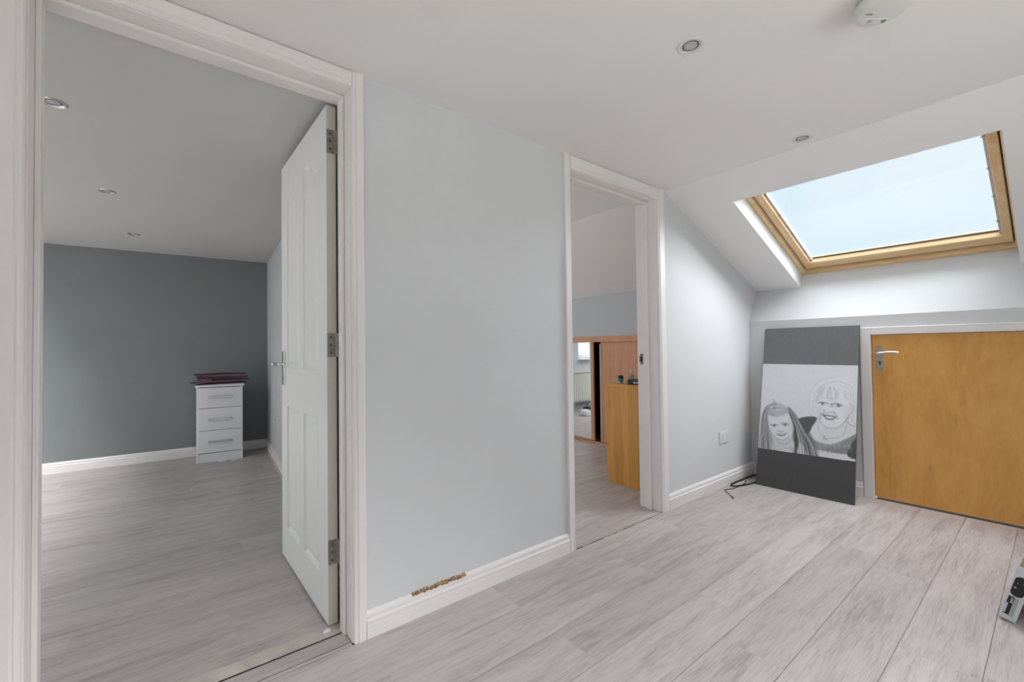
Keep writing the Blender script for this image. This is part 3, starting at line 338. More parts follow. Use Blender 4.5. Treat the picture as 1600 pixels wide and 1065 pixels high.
m = MB().box(-3.2, -1.6, 0, TW, 0, H); structure(m.obj('wall_bedroom_near', M['wallside']), 'bedroom wall beside the hall end', 'wall')
# dressing room (right room)
RY = 3.17; W3 = (.98, 2.20, .885, 1.95)
m = MB().box(.86, W3[0], RY, RY+.14, 0, H).box(W3[0], W3[1], RY, RY+.14, 0, W3[2]).box(W3[0], W3[1], RY, RY+.14, W3[3], H)
m.prism([(W3[1],RY,0),(4.2,RY,0),(4.2,RY,zs(4.2)+.02),(CX,RY,H),(W3[1],RY,H)], (0,.14,0))
structure(m.obj('wall_dressing_far', M['wallside']), 'grey window wall seen in the wardrobe mirror', 'wall')
m = MB().box(3.635, 3.70, TW, RY, 1.165, 1.625)
structure(m.obj('wall_dressing_eaves', M['wallside']), 'grey wall strip above the sliding wardrobe', 'wall')
m = MB().box(4.15, 4.22, TW, RY, 0, 1.55); structure(m.obj('wall_dressing_back', M['void']), 'dark back of the fitted wardrobe', 'wall')
# hall behind the camera
m = MB().box(-1.6, .4, -3.1, -3.0, 0, H).box(2.0, 2.6, -3.1, -3.0, 0, H).prism([(2.6,-3.1,0),(4.2,-3.1,0),(4.2,-3.1,zs(4.2)+.02),(2.6,-3.1,zs(2.6))], (0,.1,0)).box(.4, 2.0, -3.1, -3.0, 0, .6).box(.4, 2.0, -3.1, -3.0, 1.7, H)  # window opening in this wall is added to light the hall
structure(m.obj('wall_back', M['wall']), 'hall wall behind the viewer with an added window opening', 'wall')
m = MB().box(-1.7, -1.6, -3.1, -2.8, 0, H).box(-1.7, -1.6, -1.55, TW, 0, H).box(-1.7, -1.6, -2.8, -1.55, 0, .5).box(-1.7, -1.6, -2.8, -1.55, 1.85, H); structure(m.obj('wall_end', M['wall']), 'end wall of the hall', 'wall')  # opening for the window added in this unseen wall

# ---------------------------------------------------------------- floors: planks
PW = .2; GAP = .00008
plank_cache = {}
def plank(parent, x0, x1, y0, y1):
    key = (round(x1-x0,3), round(y1-y0,3))
    if key not in plank_cache:
        l, w = (x1-x0)/2-GAP, (y1-y0)/2-GAP; c = .0005
        mm = MB(); mm.v = [(-l,-w,-.008),(l,-w,-.008),(l,w,-.008),(-l,w,-.008),(-l,-w,-.0002),(l,-w,-.0002),(l,w,-.0002),(-l,w,-.0002),(-l+c,-w+c,0),(l-c,-w+c,0),(l-c,w-c,0),(-l+c,w-c,0)]
        mm.f = [(0,3,2,1),(0,1,5,4),(1,2,6,5),(2,3,7,6),(3,0,4,7),(4,5,9,8),(5,6,10,9),(6,7,11,10),(7,4,8,11),(8,9,10,11)]
        plank_cache[key] = mm.mesh('plank', M['floor'])
    o = bpy.data.objects.new('plank', plank_cache[key]); COL.objects.link(o); o.parent = parent
    o.location = ((x0+x1)/2, (y0+y1)/2, 0)
def rows(parent, y_edges, xlo, xhi, joints, L=1.2):
    for i in range(len(y_edges)-1):
        ya, yb = y_edges[i], y_edges[i+1]
        j = joints.get(i, xlo + ((i*.437) % 1)*L)
        while j > xlo: j -= L
        xs = [xlo]; j += L
        while j < xhi-.02:
            if j-xs[-1] > .03: xs.append(j)
            j += L
        xs.append(xhi)
        hi = xhi(ya) if callable(xhi) else None
        for k in range(len(xs)-1): plank(parent, xs[k], xs[k+1], ya, yb)
fl = MB().box(-1.6, XK+.02, -3.0, 0.05, -.03, -.009).obj('floor', M['sub']); structure(fl, 'grey oak laminate floor of the hall', 'floor')
ye = [-.016-PW*k for k in range(0, 15)] + [-3.0]
rows(fl, [(b) for b in ye][::-1] if False else ye, -1.6, XK, {0: 1.105, 1: .55, 2: 1.115, 3: 1.75, 4: .35, 5: 1.40, 6: 1.97, 7: .8})
fb = MB().prism([(-3.08,.05,-.03),(.62,.05,-.03),(.85,3.83,-.03),(-3.08,4.06,-.03)], (0,0,.021)).obj('floor.001', M['sub']); structure(fb, 'grey oak laminate floor of the bedroom', 'floor')
ye = [.09]+[.29+PW*k for k in range(0, 18)] + [4.05]
rows(fb, ye, -3.08, .84, {1: .185, 2: -.29, 3: .147, 4: -.6, 5: .30, 6: -.15, 7: -.75})
fd = MB().prism([(.68,.05,-.03),(4.15,.05,-.03),(4.15,RY,-.03),(.90,RY,-.03)], (0,0,.021)).obj('floor.002', M['sub']); structure(fd, 'grey oak laminate floor of the dressing room', 'floor')
ye = [-.008, .14]+[.34+PW*k for k in range(0, 14)] + [RY]
rows(fd, ye[1:], .90, 3.63, {})
# threshold boards in the two doorways
plank(fd, D2L, D2R, -.009, .14)
th = plank
plank(fl, D1L, D1R-.001, -.009, .004); plank(fl, D1L, D1R-.001, .0046, .078)
mm = MB().box(D1L, D1R, .086, .092, -.008, -.0005); 
m = MB().box(D1L, D1R-.002, .087, .150, -.008, .0012)
structure(m.obj('trim_threshold', M['worn'], bevel=.001), 'pale worn threshold strip under the open white door', 'trim')

# irregular dark strips laid along the gaps between the floors at the two doorways
def gap_strip(parent, x0, x1, y, w, seed, dash=0, taper=0):
    rnd = random.Random(seed); m = MB(); x = x0
    while x < x1-.004:
        l = min(rnd.uniform(.02,.06), x1-x); k = 1-taper*(x-x0)/(x1-x0)
        if rnd.random() > dash*(x-x0)/(x1-x0):
            a, b_ = w*k*rnd.uniform(.6,1.1)/2, w*k*rnd.uniform(.6,1.1)/2; s_ = rnd.uniform(-.0006,.0006)
            m.prism([(x,y-a,-.004),(x+l,y-b_+s_,-.004),(x+l,y+b_+s_,-.004),(x,y+a,-.004)], (0,0,.0046))
        x += l
    o = m.obj('floor_gap_strip', M['void'], parent); o['label'] = 'dark strip along the gap between the two floors'; o['kind'] = 'stuff'
gap_strip(fl, D1L, D1R-.01, .0815, .010, 1, 0, .75)
gap_strip(fl, D1L, D1R-.002, .0045, .0022, 2, 0, 0)
gap_strip(fl, D2L+.005, D2R-.01, -.0125, .0060, 5, .75, .55)
# ---------------------------------------------------------------- door frames
def stile_profile(w, t):
    """architrave cross-section: (across, out) from inner edge"""
    return [(0,0),(0,t*.55),(.004,t*.8),(.010,t*.9),(.014,t*.78),(.018,t),(w-.004,t),(w,t-.004),(w,0)]
def arch_run(m, prof, side, x_in, z0, z1):
    """vertical board on the hall side (y<0). side=+1: outer edge to +x"""
    m.prism([(x_in+side*a, -b, z0) for a, b in prof], (0,0,z1-z0))
def frame(name, L, R, T, wl, wr, wt, label, stop=(.058,.10), stopd=.012):
    g = empty(name, ((L+R)/2, TW/2, 0)); structure(g, label, 'door frame')
    off = Vector(g.location)
    def put(mb, nm, **kw):
        mb.v = [tuple(Vector(p)-off) for p in mb.v]; return mb.obj(nm, M['trim'], g, **kw)
    e = .012
    put(MB().box(L-e, L, -.002, TW+.002, 0, T+e), 'jamb', bevel=.001)
    put(MB().box(R, R+e, -.002, TW+.002, 0, T+e), 'jamb', bevel=.001)
    put(MB().box(L-e, R+e, -.002, TW+.002, T, T+e), 'head_lining', bevel=.001)
    s0, s1 = stop
    put(MB().box(L, L+stopd, s0, s1, 0, T-stopd), 'door_stop', bevel=.002)
    put(MB().box(R-stopd, R, s0, s1, 0, T-stopd), 'door_stop', bevel=.002)
    put(MB().box(L, R, s0, s1, T-stopd, T), 'door_stop', bevel=.002)
    t = .018
    mb = MB(); arch_run(mb, stile_profile(wl, t), -1, L-.004, 0, T+.004+wt); put(mb, 'architrave')
    mb = MB(); arch_run(mb, stile_profile(wr, t), 1, R+.004, 0, T+.004+wt); put(mb, 'architrave')
    zt = T+.003; h = min(wt, H-.0015-zt)
    mb = MB(); pr = stile_profile(h, t); mb.prism([(L-.004-wl*.0, -b, zt+a) for a, b in pr], (R-L+.008,0,0)); put(mb, 'architrave_head')
    # bedroom side boards
    put(MB().box(L-.06, L-.004, TW, TW+.014, 0, min(T+.05, HB-.002)), 'architrave')
    put(MB().box(R+.004, R+.05, TW, TW+.014, 0, min(T+.05, HB-.002)), 'architrave')
    return g, off
f1, o1 = frame('trim_1', D1L, D1R, D1T, .060, .045, .056, 'off white moulded frame of the bedroom doorway')
f2, o2 = frame('trim_2', D2L, D2R, D2T, .046, .073, .072, 'off white moulded frame of the dressing room doorway')
mb = MB().box(D2R-.0016, D2R+.001, .108, .132, .93, 1.0).box(D2R-.0022, D2R+.001, .128, .138, .945, .985)
mb.v = [tuple(Vector(p)-o2) for p in mb.v]; sp = mb.obj('strike_plate', M['dull'], f2); sp['label'] = 'small tarnished metal strike plate'
mb = MB().box(D2R-.0026, D2R, .114, .126, .95, .98); mb.v = [tuple(Vector(p)-o2) for p in mb.v]; mb.obj('latch_hole', M['void'], sp)

# ---------------------------------------------------------------- skirting boards
SKP = [(0,0),(.018,0),(.018,.046),(.0165,.050),(.0185,.053),(.0185,.062),(.014,.066),(.012,.070),(.014,.074),(.0125,.084),(.008,.090),(.003,.094),(0,.094)]
def skirting(name, a, b, out, label):
    a, b, out = Vector(a), Vector(b), Vector(out).normalized()
    m = MB().prism([a + out*x + Vector((0,0,z)) for x, z in SKP], b-a)
    return structure(m.obj(name, M['trim'], bevel=0), label, 'baseboard')
sk = skirting('baseboard_partition', (D1R+.0495,0,0), (D2L-.0505,0,0), (0,-1,0), 'off white moulded skirting between the two doorways, chipped on top')
m = MB(); x = .735
random.seed(3)
while x < .965:
    w = random.uniform(.006,.02); h0 = random.uniform(.084,.089); h1 = random.uniform(.0945,.099)
    m.prism([(x,-.0005,.093),(x+w,-.0005,.093),(x+w*.9,-.0005,h1),(x+w*.3,-.0005,h1+random.uniform(-.001,.001))], (0,-.0025,0))
    m.prism([(x,-.0130,h0),(x+w,-.0130,h0+random.uniform(-.003,.003)),(x+w,-.0045,.0935),(x,-.0045,.0938)], (0,-.0012,.0012))
    x += w*random.uniform(.85,1.15)
ch = m.obj('chipped_patch', M['plaster'], sk); ch['label'] = 'bare brown chipped patch along the top edge'
skirting('baseboard_right', (D2R+.0775,0,0), (XK,0,0), (0,-1,0), 'off white moulded skirting below the wall socket by the canvas')
skirting('baseboard_left', (-1.6,0,0), (D1L-.0645,0,0), (0,-1,0), 'off white moulded skirting left of the bedroom doorway')
skirting('baseboard_eaves_right', (XK,KDR-.057,0), (XK,-3.0,0), (-1,0,0), 'off white skirting right of the eaves door')
skirting('baseboard_eaves', (XK,0,0), (XK,KDL+.057,0), (-1,0,0), 'off white skirting behind the portrait canvas')
skirting('baseboard_bedroom_far', bl(-3.9,0), bl(0,0), -RD, 'cream skirting along the slate blue bedroom wall')
skirting('baseboard_bedroom_side', bl(0,0), bl(0,-3.55), -FD, 'cream skirting along the bedroom side wall behind the door')
m = MB().prism([bl(-.018,-.02)+Vector((0,0,0)), bl(-.032,-.02), bl(-.030,-.02)+Vector((0,0,.010)), bl(-.018,-.02)+Vector((0,0,.014))], RD*-3.4)
structure(m.obj('trim_beading', M['worn']), 'thin pale beading at the foot of the bedroom side skirting', 'trim')
# ---------------------------------------------------------------- door_1: open panelled white door
def door_leaf():
    ang = math.atan2(.022, 1.0)
    root = empty('door_1', (.5005, .1440, .008)); root.rotation_euler = (0, 0, ang + math.radians(90))
    # local: +x along the leaf from hinge to latch, +y faces the bedroom/left (visible), thickness in y 0..T
    T, Wd, Ht = .035, .768, 1.985
    structure(root, 'white four panel door standing open into the bedroom', 'door')
    PANELS = [(.115,.345,.157,.765,0),(.425,.655,.157,.765,0),(.115,.345,.955,1.79,1),(.425,.655,.955,1.79,-1)]
    def outline(p, inset):
        x0, x1, z0, z1, arch = p; x0 += inset; x1 -= inset; z0 += inset; z1 -= inset
        pts = [(x0,z0),(x1,z0)]
        if arch == 0: pts += [(x1,z1),(x0,z1)]
        else:
            n = 12; top = []
            for i in range(n+1):
                t = i/n; s = t if arch > 0 else 1-t       # s=1 on the inner (meeting) side: higher
                top.append((x0+(x1-x0)*t, z1 + .062*(.5-.5*math.cos(math.pi*min(1,max(0,(s-.15)/.7)))) ))
            pts += top[::-1]
        return pts
    # frame of stiles and rails with holes
    bm = bmesh.new(); loops = []
    def ring(pts, y): 
        vs_ = [bm.verts.new((x, y, z)) for x, z in pts]
        es = [bm.edges.new((vs_[i], vs_[(i+1) % len(vs_)])) for i in range(len(vs_))]
        return vs_, es
    outer = [(0,0),(Wd,0),(Wd,Ht),(0,Ht)]
    sides = []
    for y in (0, T):
        allv = []; alle = []
        for pts in [outer]+[outline(p, 0) for p in PANELS]:
            v_, e_ = ring(pts, y); allv.append(v_); alle += e_
        bmesh.ops.triangle_fill(bm, edges=alle, use_beauty=True)
        sides.append(allv)
    for a, b in zip(sides[0], sides[1]):
        n = len(a)
        for i in range(n):
            bm.faces.new((a[i], a[(i+1)%n], b[(i+1)%n], b[i]))
    bmesh.ops.recalc_face_normals(bm, faces=bm.faces)
    me = bpy.data.meshes.new('stiles_and_rails'); bm.to_mesh(me); bm.free()
    me.materials.append(M['door']); me.materials.append(M['edge'])
    for p in me.polygons:
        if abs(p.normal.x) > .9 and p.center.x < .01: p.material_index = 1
    o = bpy.data.objects.new('stiles_and_rails', me); COL.objects.link(o); o.parent = root
    for p in PANELS:
        mb = MB()
        for yf, s in ((T, -1), (0, 1)):
            prev = None
            for inset, dep in ((0,0),(.003,.007),(.012,.0125),(.018,.0125),(.036,.004),(.042,.003)):
                pts = outline(p, inset); b = len(mb.v); mb.v += [(x, yf+s*dep, z) for x, z in pts]; n = len(pts)
                if prev is not None:
                    for i in range(n): mb.f.append((prev+i, prev+(i+1)%n, b+(i+1)%n, b+i))
                prev = b
            mb.f.append(tuple(range(prev, prev+n)))
        mb.obj('panel', M['door'], root)
    # hinges on the hinge edge (x=0 face): leaf plates seen on the edge, knuckle towards the frame
    for z in (.224, 1.012, 1.80):
        h = MB().box(-.0016, .0005, .0065, .034, z, z+.092).obj('hinge', M['dull'], root)
        k = MB()
        for i in range(5): k.lathe([(.0001, z+.001+i*.0182),(.0050, z+.0015+i*.0182),(.0050, z+.0180+i*.0182),(.0001, z+.0185+i*.0182)], (-.003,-.001,0), n=10)
        k.obj('knuckle', M['steel'], h, smooth=True)
        for zz in (.016, .046, .076): MB().lathe([(.0001,-.0026),(.0036,-.0024),(.0042,-.0014),(.0001,-.0013)], (0,.021,z+zz), axis='x', n=12).obj('screw', M['bulb'], h)
        MB().box(-.0050, -.0035, -.030, -.001, z, z+.092).obj('frame_plate', M['dull'], h)
    # lever handles on backplates near the latch edge, both faces
    for yf, s in ((T, 1), (0, -1)):
        pl = MB().prism([(Wd-.078,yf,.866),(Wd-.040,yf,.866),(Wd-.040,yf,1.038),(Wd-.078,yf,1.038)], (0,s*.008,0)).obj('handle_plate', M['chrome'], root, bevel=.002)
        lv = MB().lathe([(.010,0),(.0095,.012),(.007,.022),(.007,.045),(.0085,.050),(.004,.054)], (0,0,0), axis='y', n=14)
        if s < 0: lv.v = [(x,-y,z) for x,y,z in lv.v]
        lv.v = [(x+Wd-.059, y+yf+s*.007, z+.972) for x,y,z in lv.v]
        lv.tube(smoothline([(Wd-.059,yf+s*.048,.972),(Wd-.085,yf+s*.050,.973),(Wd-.125,yf+s*.050,.976),(Wd-.160,yf+s*.046,.974)]), .0075, 10)
        lv.obj('lever', M['chrome'], pl, smooth=True)
        MB().box(Wd-.0625, Wd-.0555, min(yf+s*.007,yf+s*.0086), max(yf+s*.007,yf+s*.0086), .892, .912).obj('keyhole', M['void'], pl)
    MB().box(Wd-.0005, Wd+.001, .006, .029, .90, 1.03).obj('latch_plate', M['dull'], root)
    return root
door_leaf()

# ---------------------------------------------------------------- door_2: low plywood eaves cupboard door and its frame
root = empty('door_2', (XK, KDL, .012)); structure(root, 'low honey coloured plywood eaves door with chrome lever', 'door')
MB().box(.004, .036, KDR-KDL+.004, -.005, 0, KDT-.018).obj('leaf', M['plywood'], root, bevel=.002)
def plate(pts, t): return MB().prism([(.004, y, z) for y, z in pts], (-t,0,0))
zc = .952-.012; yc = -.046; pp = []
for k in range(9):
    a = math.pi*k/8; pp.append((yc+.017*math.cos(a), zc+.068+.014*math.sin(a)))
for k in range(9):
    a = math.pi+math.pi*k/8; pp.append((yc+.017*math.cos(a), zc-.070+.014*math.sin(a)))
pl = plate(pp, .006).obj('handle_plate', M['steel'], root, bevel=.0015); pl['label'] = 'brushed steel backplate with rounded ends'
lv = MB().lathe([(.0095,0),(.009,-.02),(.008,-.048),(.0085,-.054),(.003,-.056)], (-.002,yc,.983-.012), axis='x', n=14)
lv.tube(smoothline([(-.050,yc+.004,.983-.012),(-.052,yc-.025,.985-.012),(-.052,yc-.065,.990-.012),(-.050,yc-.106,.986-.012)]), .0085, 12, None)
lv.obj('lever', M['chrome'], pl, smooth=True)
MB().box(-.0034, -.0018, yc-.0035, yc+.0035, .907-.012, .925-.012).lathe([(.0001,-.0034),(.005,-.0034),(.005,-.0018),(.0001,-.0018)], (0,yc,.925-.012), axis='x', n=12).obj('keyhole', M['void'], pl)
for y_, z_ in ((yc,zc+.072),(yc,zc-.074)): MB().lathe([(.0001,-.0034),(.003,-.0030),(.0036,-.0018),(.0001,-.0017)], (0,y_,z_), axis='x', n=10).obj('screw', M['chrome'], pl)
MB().box(.010, .030, -.0055, -.0030, .86, .95).obj('latch_plate', M['dull'], root)
g = empty('trim_3', (XK, KDL, 0)); structure(g, 'off white plain frame around the plywood eaves door', 'door frame')
MB().box(-.015, 0, -.002, .055, 0, KDT+.046).obj('architrave', M['trim'], g, bevel=.003)
MB().box(-.015, 0, KDR-KDL-.055, -.002, KDT-.003, KDT+.046).obj('architrave_head', M['trim'], g, bevel=.003)
MB().box(-.015, 0, KDR-KDL-.055, KDR-KDL+.002, 0, KDT-.003).obj('architrave', M['trim'], g, bevel=.003)
MB().box(-.0005, .11, -.0025, .0035, 0, KDT+.002).obj('jamb', M['trim'], g)
MB().box(-.0005, .11, KDR-KDL-.0035, KDR-KDL+.0025, 0, KDT+.002).obj('jamb', M['trim'], g)
MB().box(-.0005, .11, KDR-KDL, 0, KDT-.003, KDT+.0025).obj('head_lining', M['trim'], g)

# ---------------------------------------------------------------- window_1: pine skylight
def skylight(name, label, SY0, SY1, X0, X1):
    root = empty(name, (3.4, (SY0+SY1)/2, zs(3.4))); structure(root, label, 'window')
    ro = Vector(root.location)
    def sp(x, y, o): return Vector((x, y, zs(x))) + NRM*o - ro
    def bar(x0, x1, y0, y1, o0, o1):
        return MB().quadbox([sp(x0,y0,o0),sp(x1,y0,o0),sp(x1,y1,o0),sp(x0,y1,o0),sp(x0,y0,o1),sp(x1,y0,o1),sp(x1,y1,o1),sp(x0,y1,o1)])
    FO = .115
    bar(X0, X1, SY1-.034, SY1-.0035, FO, FO+.09).obj('outer_frame', M['pine_x'], root, bevel=.002)
    bar(X0, X1, SY0+.001, SY0+.016, FO, FO+.09).obj('outer_frame', M['pine_x'], root, bevel=.002)
    bar(X1-.040, X1+.015, SY0+.001, SY1-.001, FO-.002, FO+.09).obj('outer_frame', M['pine'], root, bevel=.002)
    bar(X0-.03, X0+.04, SY0+.001, SY1-.001, FO, FO+.09).obj('outer_frame', M['pine'], root, bevel=.002)
    SO = .134; a, b = SY1-.043, SY0+.025
    bar(X0+.044, X1-.052, a-.047, a, SO, SO+.06).obj('sash_stile', M['pine_x'], root, bevel=.004)
    bar(X0+.044, X1-.052, b, b+.038, SO, SO+.06).obj('sash_stile', M['pine_x'], root, bevel=.004)
    bar(X1-.125, X1-.052, b+.002, a-.002, SO+.001, SO+.06).obj('sash_rail', M['pine'], root, bevel=.004)
    bar(X0+.046, X0+.12, b, a, SO+.001, SO+.06).obj('sash_rail', M['pine'], root, bevel=.004)
    gx0, gx1, gy0, gy1 = X0+.12, X1-.125, b+.038, a-.047
    bar(X1-.053, X1-.039, b, a, SO+.012, SO+.05).obj('gap_shade_strip', M['black'], root); bar(X0+.044, X1-.045, a-.001, a+.0055, SO+.012, SO+.05).obj('gap_shade_strip', M['black'], root); bar(X0+.044, X1-.045, b-.0055, b+.001, SO+.012, SO+.05).obj('gap_shade_strip', M['black'], root)  # black strips put in as the shadow line between frame and sash
    for (p, q, r_, s_) in ((gx0,gx1,gy1-.013,gy1+.002),(gx0,gx1,gy0-.002,gy0+.013)):
        bar(p, q, r_, s_, SO+.022, SO+.045).obj('glazing_bead', M['gasket'], root)
    bar(gx1-.0045, gx1+.002, gy0, gy1, SO+.038, SO+.0455).obj('gasket', M['black'], root)
    for k in range(4):
        xx = gx0+.08+k*.23
        bar(xx, xx+.006, gy1-.018, gy1, SO+.018, SO+.024).obj('bead_clip', M['steel'], root); bar(xx, xx+.006, gy0, gy0+.018, SO+.018, SO+.024).obj('bead_clip', M['steel'], root)
    bar(gx0-.01, gx1+.01, gy0-.01, gy1+.01, SO+.046, SO+.052).obj('glass_pane', M['skyglass'], root)
    bar(X0-.06, X1+.06, SY1-.001, SY1+.07, TH-.002, TH+.06).obj('flashing', M['grey'], root); bar(X0-.06, X1+.06, SY0-.07, SY0+.001, TH-.002, TH+.06).obj('flashing', M['grey'], root)
skylight('window_1', 'pine framed skylight with pale blue sky above the eaves door', SY0, SY1, 2.77, 3.915)
skylight('added_window_5', 'unseen pine framed skylight added to light the dressing room', SR0, SR1, 2.77, 3.60)  # extra skylight, not seen, put in to brighten the dressing room

# ---------------------------------------------------------------- other windows
def wall_window(name, label, o, w, h, axis, d=.14):
    """window in a wall; o = lower corner; axis 'x' wall runs along x (depth y) or 'y'"""
    root = empty(name, o); structure(root, label, 'window')
    def bx(u0,u1,v0,v1,t0,t1):
        return MB().box(u0,u1,t0,t1,v0,v1) if axis == 'x' else MB().box(t0,t1,u0,u1,v0,v1)
    t0, t1 = d*.35, d*.35+.06; fw = .05
    for r in ((0,w,0,fw),(0,w,h-fw,h),(0,fw,fw,h-fw),(w-fw,w,fw,h-fw),(w/2-fw/2,w/2+fw/2,fw,h-fw)): bx(*r,t0,t1).obj('frame_bar', M['gloss'], root, bevel=.004)
    bx(fw,w/2-fw/2,fw,h-fw,t0+.028,t0+.034).obj('glass_pane', M['glass'], root); bx(w/2+fw/2,w-fw,fw,h-fw,t0+.028,t0+.034).obj('glass_pane', M['glass'], root)
    return root
wall_window('window_2', 'white bedroom window on the left outer wall', (-3.2, 1.2, 1.25), 2.2, .60, 'y', .12)
w3 = wall_window('window_3', 'white dressing room window above the radiator in the mirror', (W3[0], RY, W3[2]), W3[1]-W3[0], W3[3]-W3[2], 'x')
MB().box(-.03, W3[1]-W3[0]+.03, -.06, .05, -.03, -.001).obj('window_sill', M['gloss'], w3, bevel=.004)
wall_window('added_window_4', 'white window added behind the viewer to light the hall', (.4, -3.1, .6), 1.6, 1.10, 'x', .1)  # invented window behind the camera, fill light for the partition and ceiling

wall_window('added_window_9', 'white window added in the unseen end wall to light the hall', (-1.7, -2.8, .5), 1.25, 1.35, 'y', .1)  # invented window out of view, fill light for ceiling and eaves wall
def added_roof_window(name, label, r, z0):
    x0, x1, y0, y1 = r; root = empty(name, ((x0+x1)/2, (y0+y1)/2, H)); structure(root, label, 'window')
    cx, cy = (x0+x1)/2, (y0+y1)/2; X, Y_ = (x1-x0)/2, (y1-y0)/2; w = .05
    for bx_ in ((-X,-X+w,-Y_,Y_),(X-w,X,-Y_,Y_),(-X+w,X-w,-Y_,-Y_+w),(-X+w,X-w,Y_-w,Y_)):
        MB().box(bx_[0],bx_[1],bx_[2],bx_[3],.05,.11).obj('frame_bar', M['pine'], root, bevel=.003)
    MB().box(-X+w,X-w,-Y_+w,Y_-w,.085,.091).obj('glass_pane', M['glass'], root)
added_roof_window('added_window_6', 'flat roof window added over the unseen end of the bedroom for light', ADDED_ROOF_A, HB)  # invented opening, brightens the bedroom floor and open door
added_roof_window('added_window_7', 'flat roof window added over the unseen end of the dressing room for light', ADDED_ROOF_B, H)  # invented opening, lifts the light inside the dressing room
added_roof_window('added_window_8', 'flat roof window added over the hall behind the viewer for light', ADDED_ROOF_C, H)  # invented opening, adds floor bounce to the hall ceiling
# ================================================================== OBJECTS
# ---------------------------------------------------------------- portrait canvas leaning on the eaves wall
def spl(pts):
    return [(p.x, p.y) for p in smoothline([(x, y, 0) for x, y in pts], 5)]
def portrait():
    CW, CH, T = 60.0, 120.0, 2.0
    nx, ny = 170, 300
    U, V = np.meshgrid(np.linspace(.25, CW-.25, nx), np.concatenate([np.linspace(.25, 26.9, 20), np.linspace(27.0, 92.2, ny-30), np.linspace(92.4, CH-.25, 10)]))
    ny = U.shape[0]
    def sd_seg(ax, ay, bx, by):
        dx, dy = bx-ax, by-ay; l = dx*dx+dy*dy+1e-9; t = np.clip(((U-ax)*dx+(V-ay)*dy)/l, 0, 1)
        return np.hypot(U-ax-t*dx, V-ay-t*dy)
    img = np.full(U.shape, .66)
    rs = np.random.RandomState(4); noise = rs.rand(*U.shape)
    for it in ART:
        if it[0] == 'F':
            _, pts, val, al, soft = it; P = spl(pts+[pts[0]]); d = np.full(U.shape, 1e9); ins = np.zeros(U.shape, bool)
            for (ax, ay), (bx, by) in zip(P, P[1:]):
                d = np.minimum(d, sd_seg(ax, ay, bx, by))
                if ay != by: ins ^= ((V > min(ay, by)) & (V <= max(ay, by)) & (U < ax+(V-ay)*(bx-ax)/(by-ay)))
            sd = np.where(ins, d, -d); k = np.clip(.5+sd/(2*max(soft, .15)), 0, 1)*al
        else:
            _, pts, w, val, al = it; P = spl(pts); d = np.full(U.shape, 1e9)
            for (ax, ay), (bx, by) in zip(P, P[1:]): d = np.minimum(d, sd_seg(ax, ay, bx, by))
            k = np.clip(1.15-d/(w*.62), 0, 1)*al
        img = img*(1-k)+val*k
    img *= .93+.14*noise
    dark = np.where(V > 60, .150, .060)*(.92+.16*noise)  # upper band set lighter than the lower band
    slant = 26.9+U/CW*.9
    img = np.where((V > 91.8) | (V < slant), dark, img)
    verts = np.stack([U.ravel()/100, np.full(U.size, .0), V.ravel()/100], 1)
    idx = np.arange(nx*ny).reshape(ny, nx)
    faces = np.stack([idx[:-1,:-1].ravel(), idx[:-1,1:].ravel(), idx[1:,1:].ravel(), idx[1:,:-1].ravel()], 1)
    me = bpy.data.meshes.new('printed_face'); me.from_pydata(verts.tolist(), [], faces.tolist())
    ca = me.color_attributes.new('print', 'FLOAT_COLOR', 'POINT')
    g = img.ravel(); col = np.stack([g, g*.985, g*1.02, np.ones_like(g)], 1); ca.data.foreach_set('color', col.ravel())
    m, nt, b = newmat('printed_canvas'); at = N(nt, 'ShaderNodeVertexColor', layer_name='print'); nt.links.new(at.outputs['Color'], b.inputs['Base Color'])
    b.inputs['Roughness'].default_value = .38
    tc = N(nt, 'ShaderNodeTexCoord'); n = N(nt, 'ShaderNodeTexNoise'); n.inputs['Scale'].default_value = 9; n.inputs['Detail'].default_value = 3
    bp = N(nt, 'ShaderNodeBump'); bp.inputs['Strength'].default_value = .25; bp.inputs['Distance'].default_value = .004
    nt.links.new(tc.outputs['Object'], n.inputs['Vector']); nt.links.new(n.outputs['Fac'], bp.inputs['Height']); nt.links.new(bp.outputs['Normal'], b.inputs['Normal'])
    me.materials.append(m)
    root = empty('portrait_canvas', (0,0,0))
    tag(root, 'tall canvas with pencil portrait of a woman and girl leaning on the eaves wall', 'canvas picture')
    body = MB().box(0, .60, .0006, .012, 0, 1.20)
    body.obj('stretched_canvas', M['canvas_edge'], root, bevel=.002)
    bk = MB()
    for r in ((.01,.05,.02,1.18),(.55,.59,.02,1.18),(.05,.55,.02,.06),(.05,.55,1.14,1.18)): bk.box(r[0],r[1],.012,.0195,r[2],r[3])
    bk.obj('stretcher_bars', M['pine'], root)
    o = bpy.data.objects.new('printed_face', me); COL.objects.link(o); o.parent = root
    # local: x across (left->right), -y outward, z up the canvas
    bl_ = Vector((3.462,-.139,.002)); br_ = Vector((3.474,-.740,.002)); tl_ = Vector((XK-.036,-.140,1.178))
    ex = (br_-bl_).normalized(); ez = tl_-bl_; ez = (ez-ex*ez.dot(ex)).normalized(); ey = ez.cross(ex)
    Mx = Matrix((ex, ey, ez)).transposed().to_4x4(); Mx.translation = bl_
    root.matrix_world = Mx
M['canvas_edge'] = plain('charcoal_canvas_edge', (.10,.10,.105), .6)
portrait()

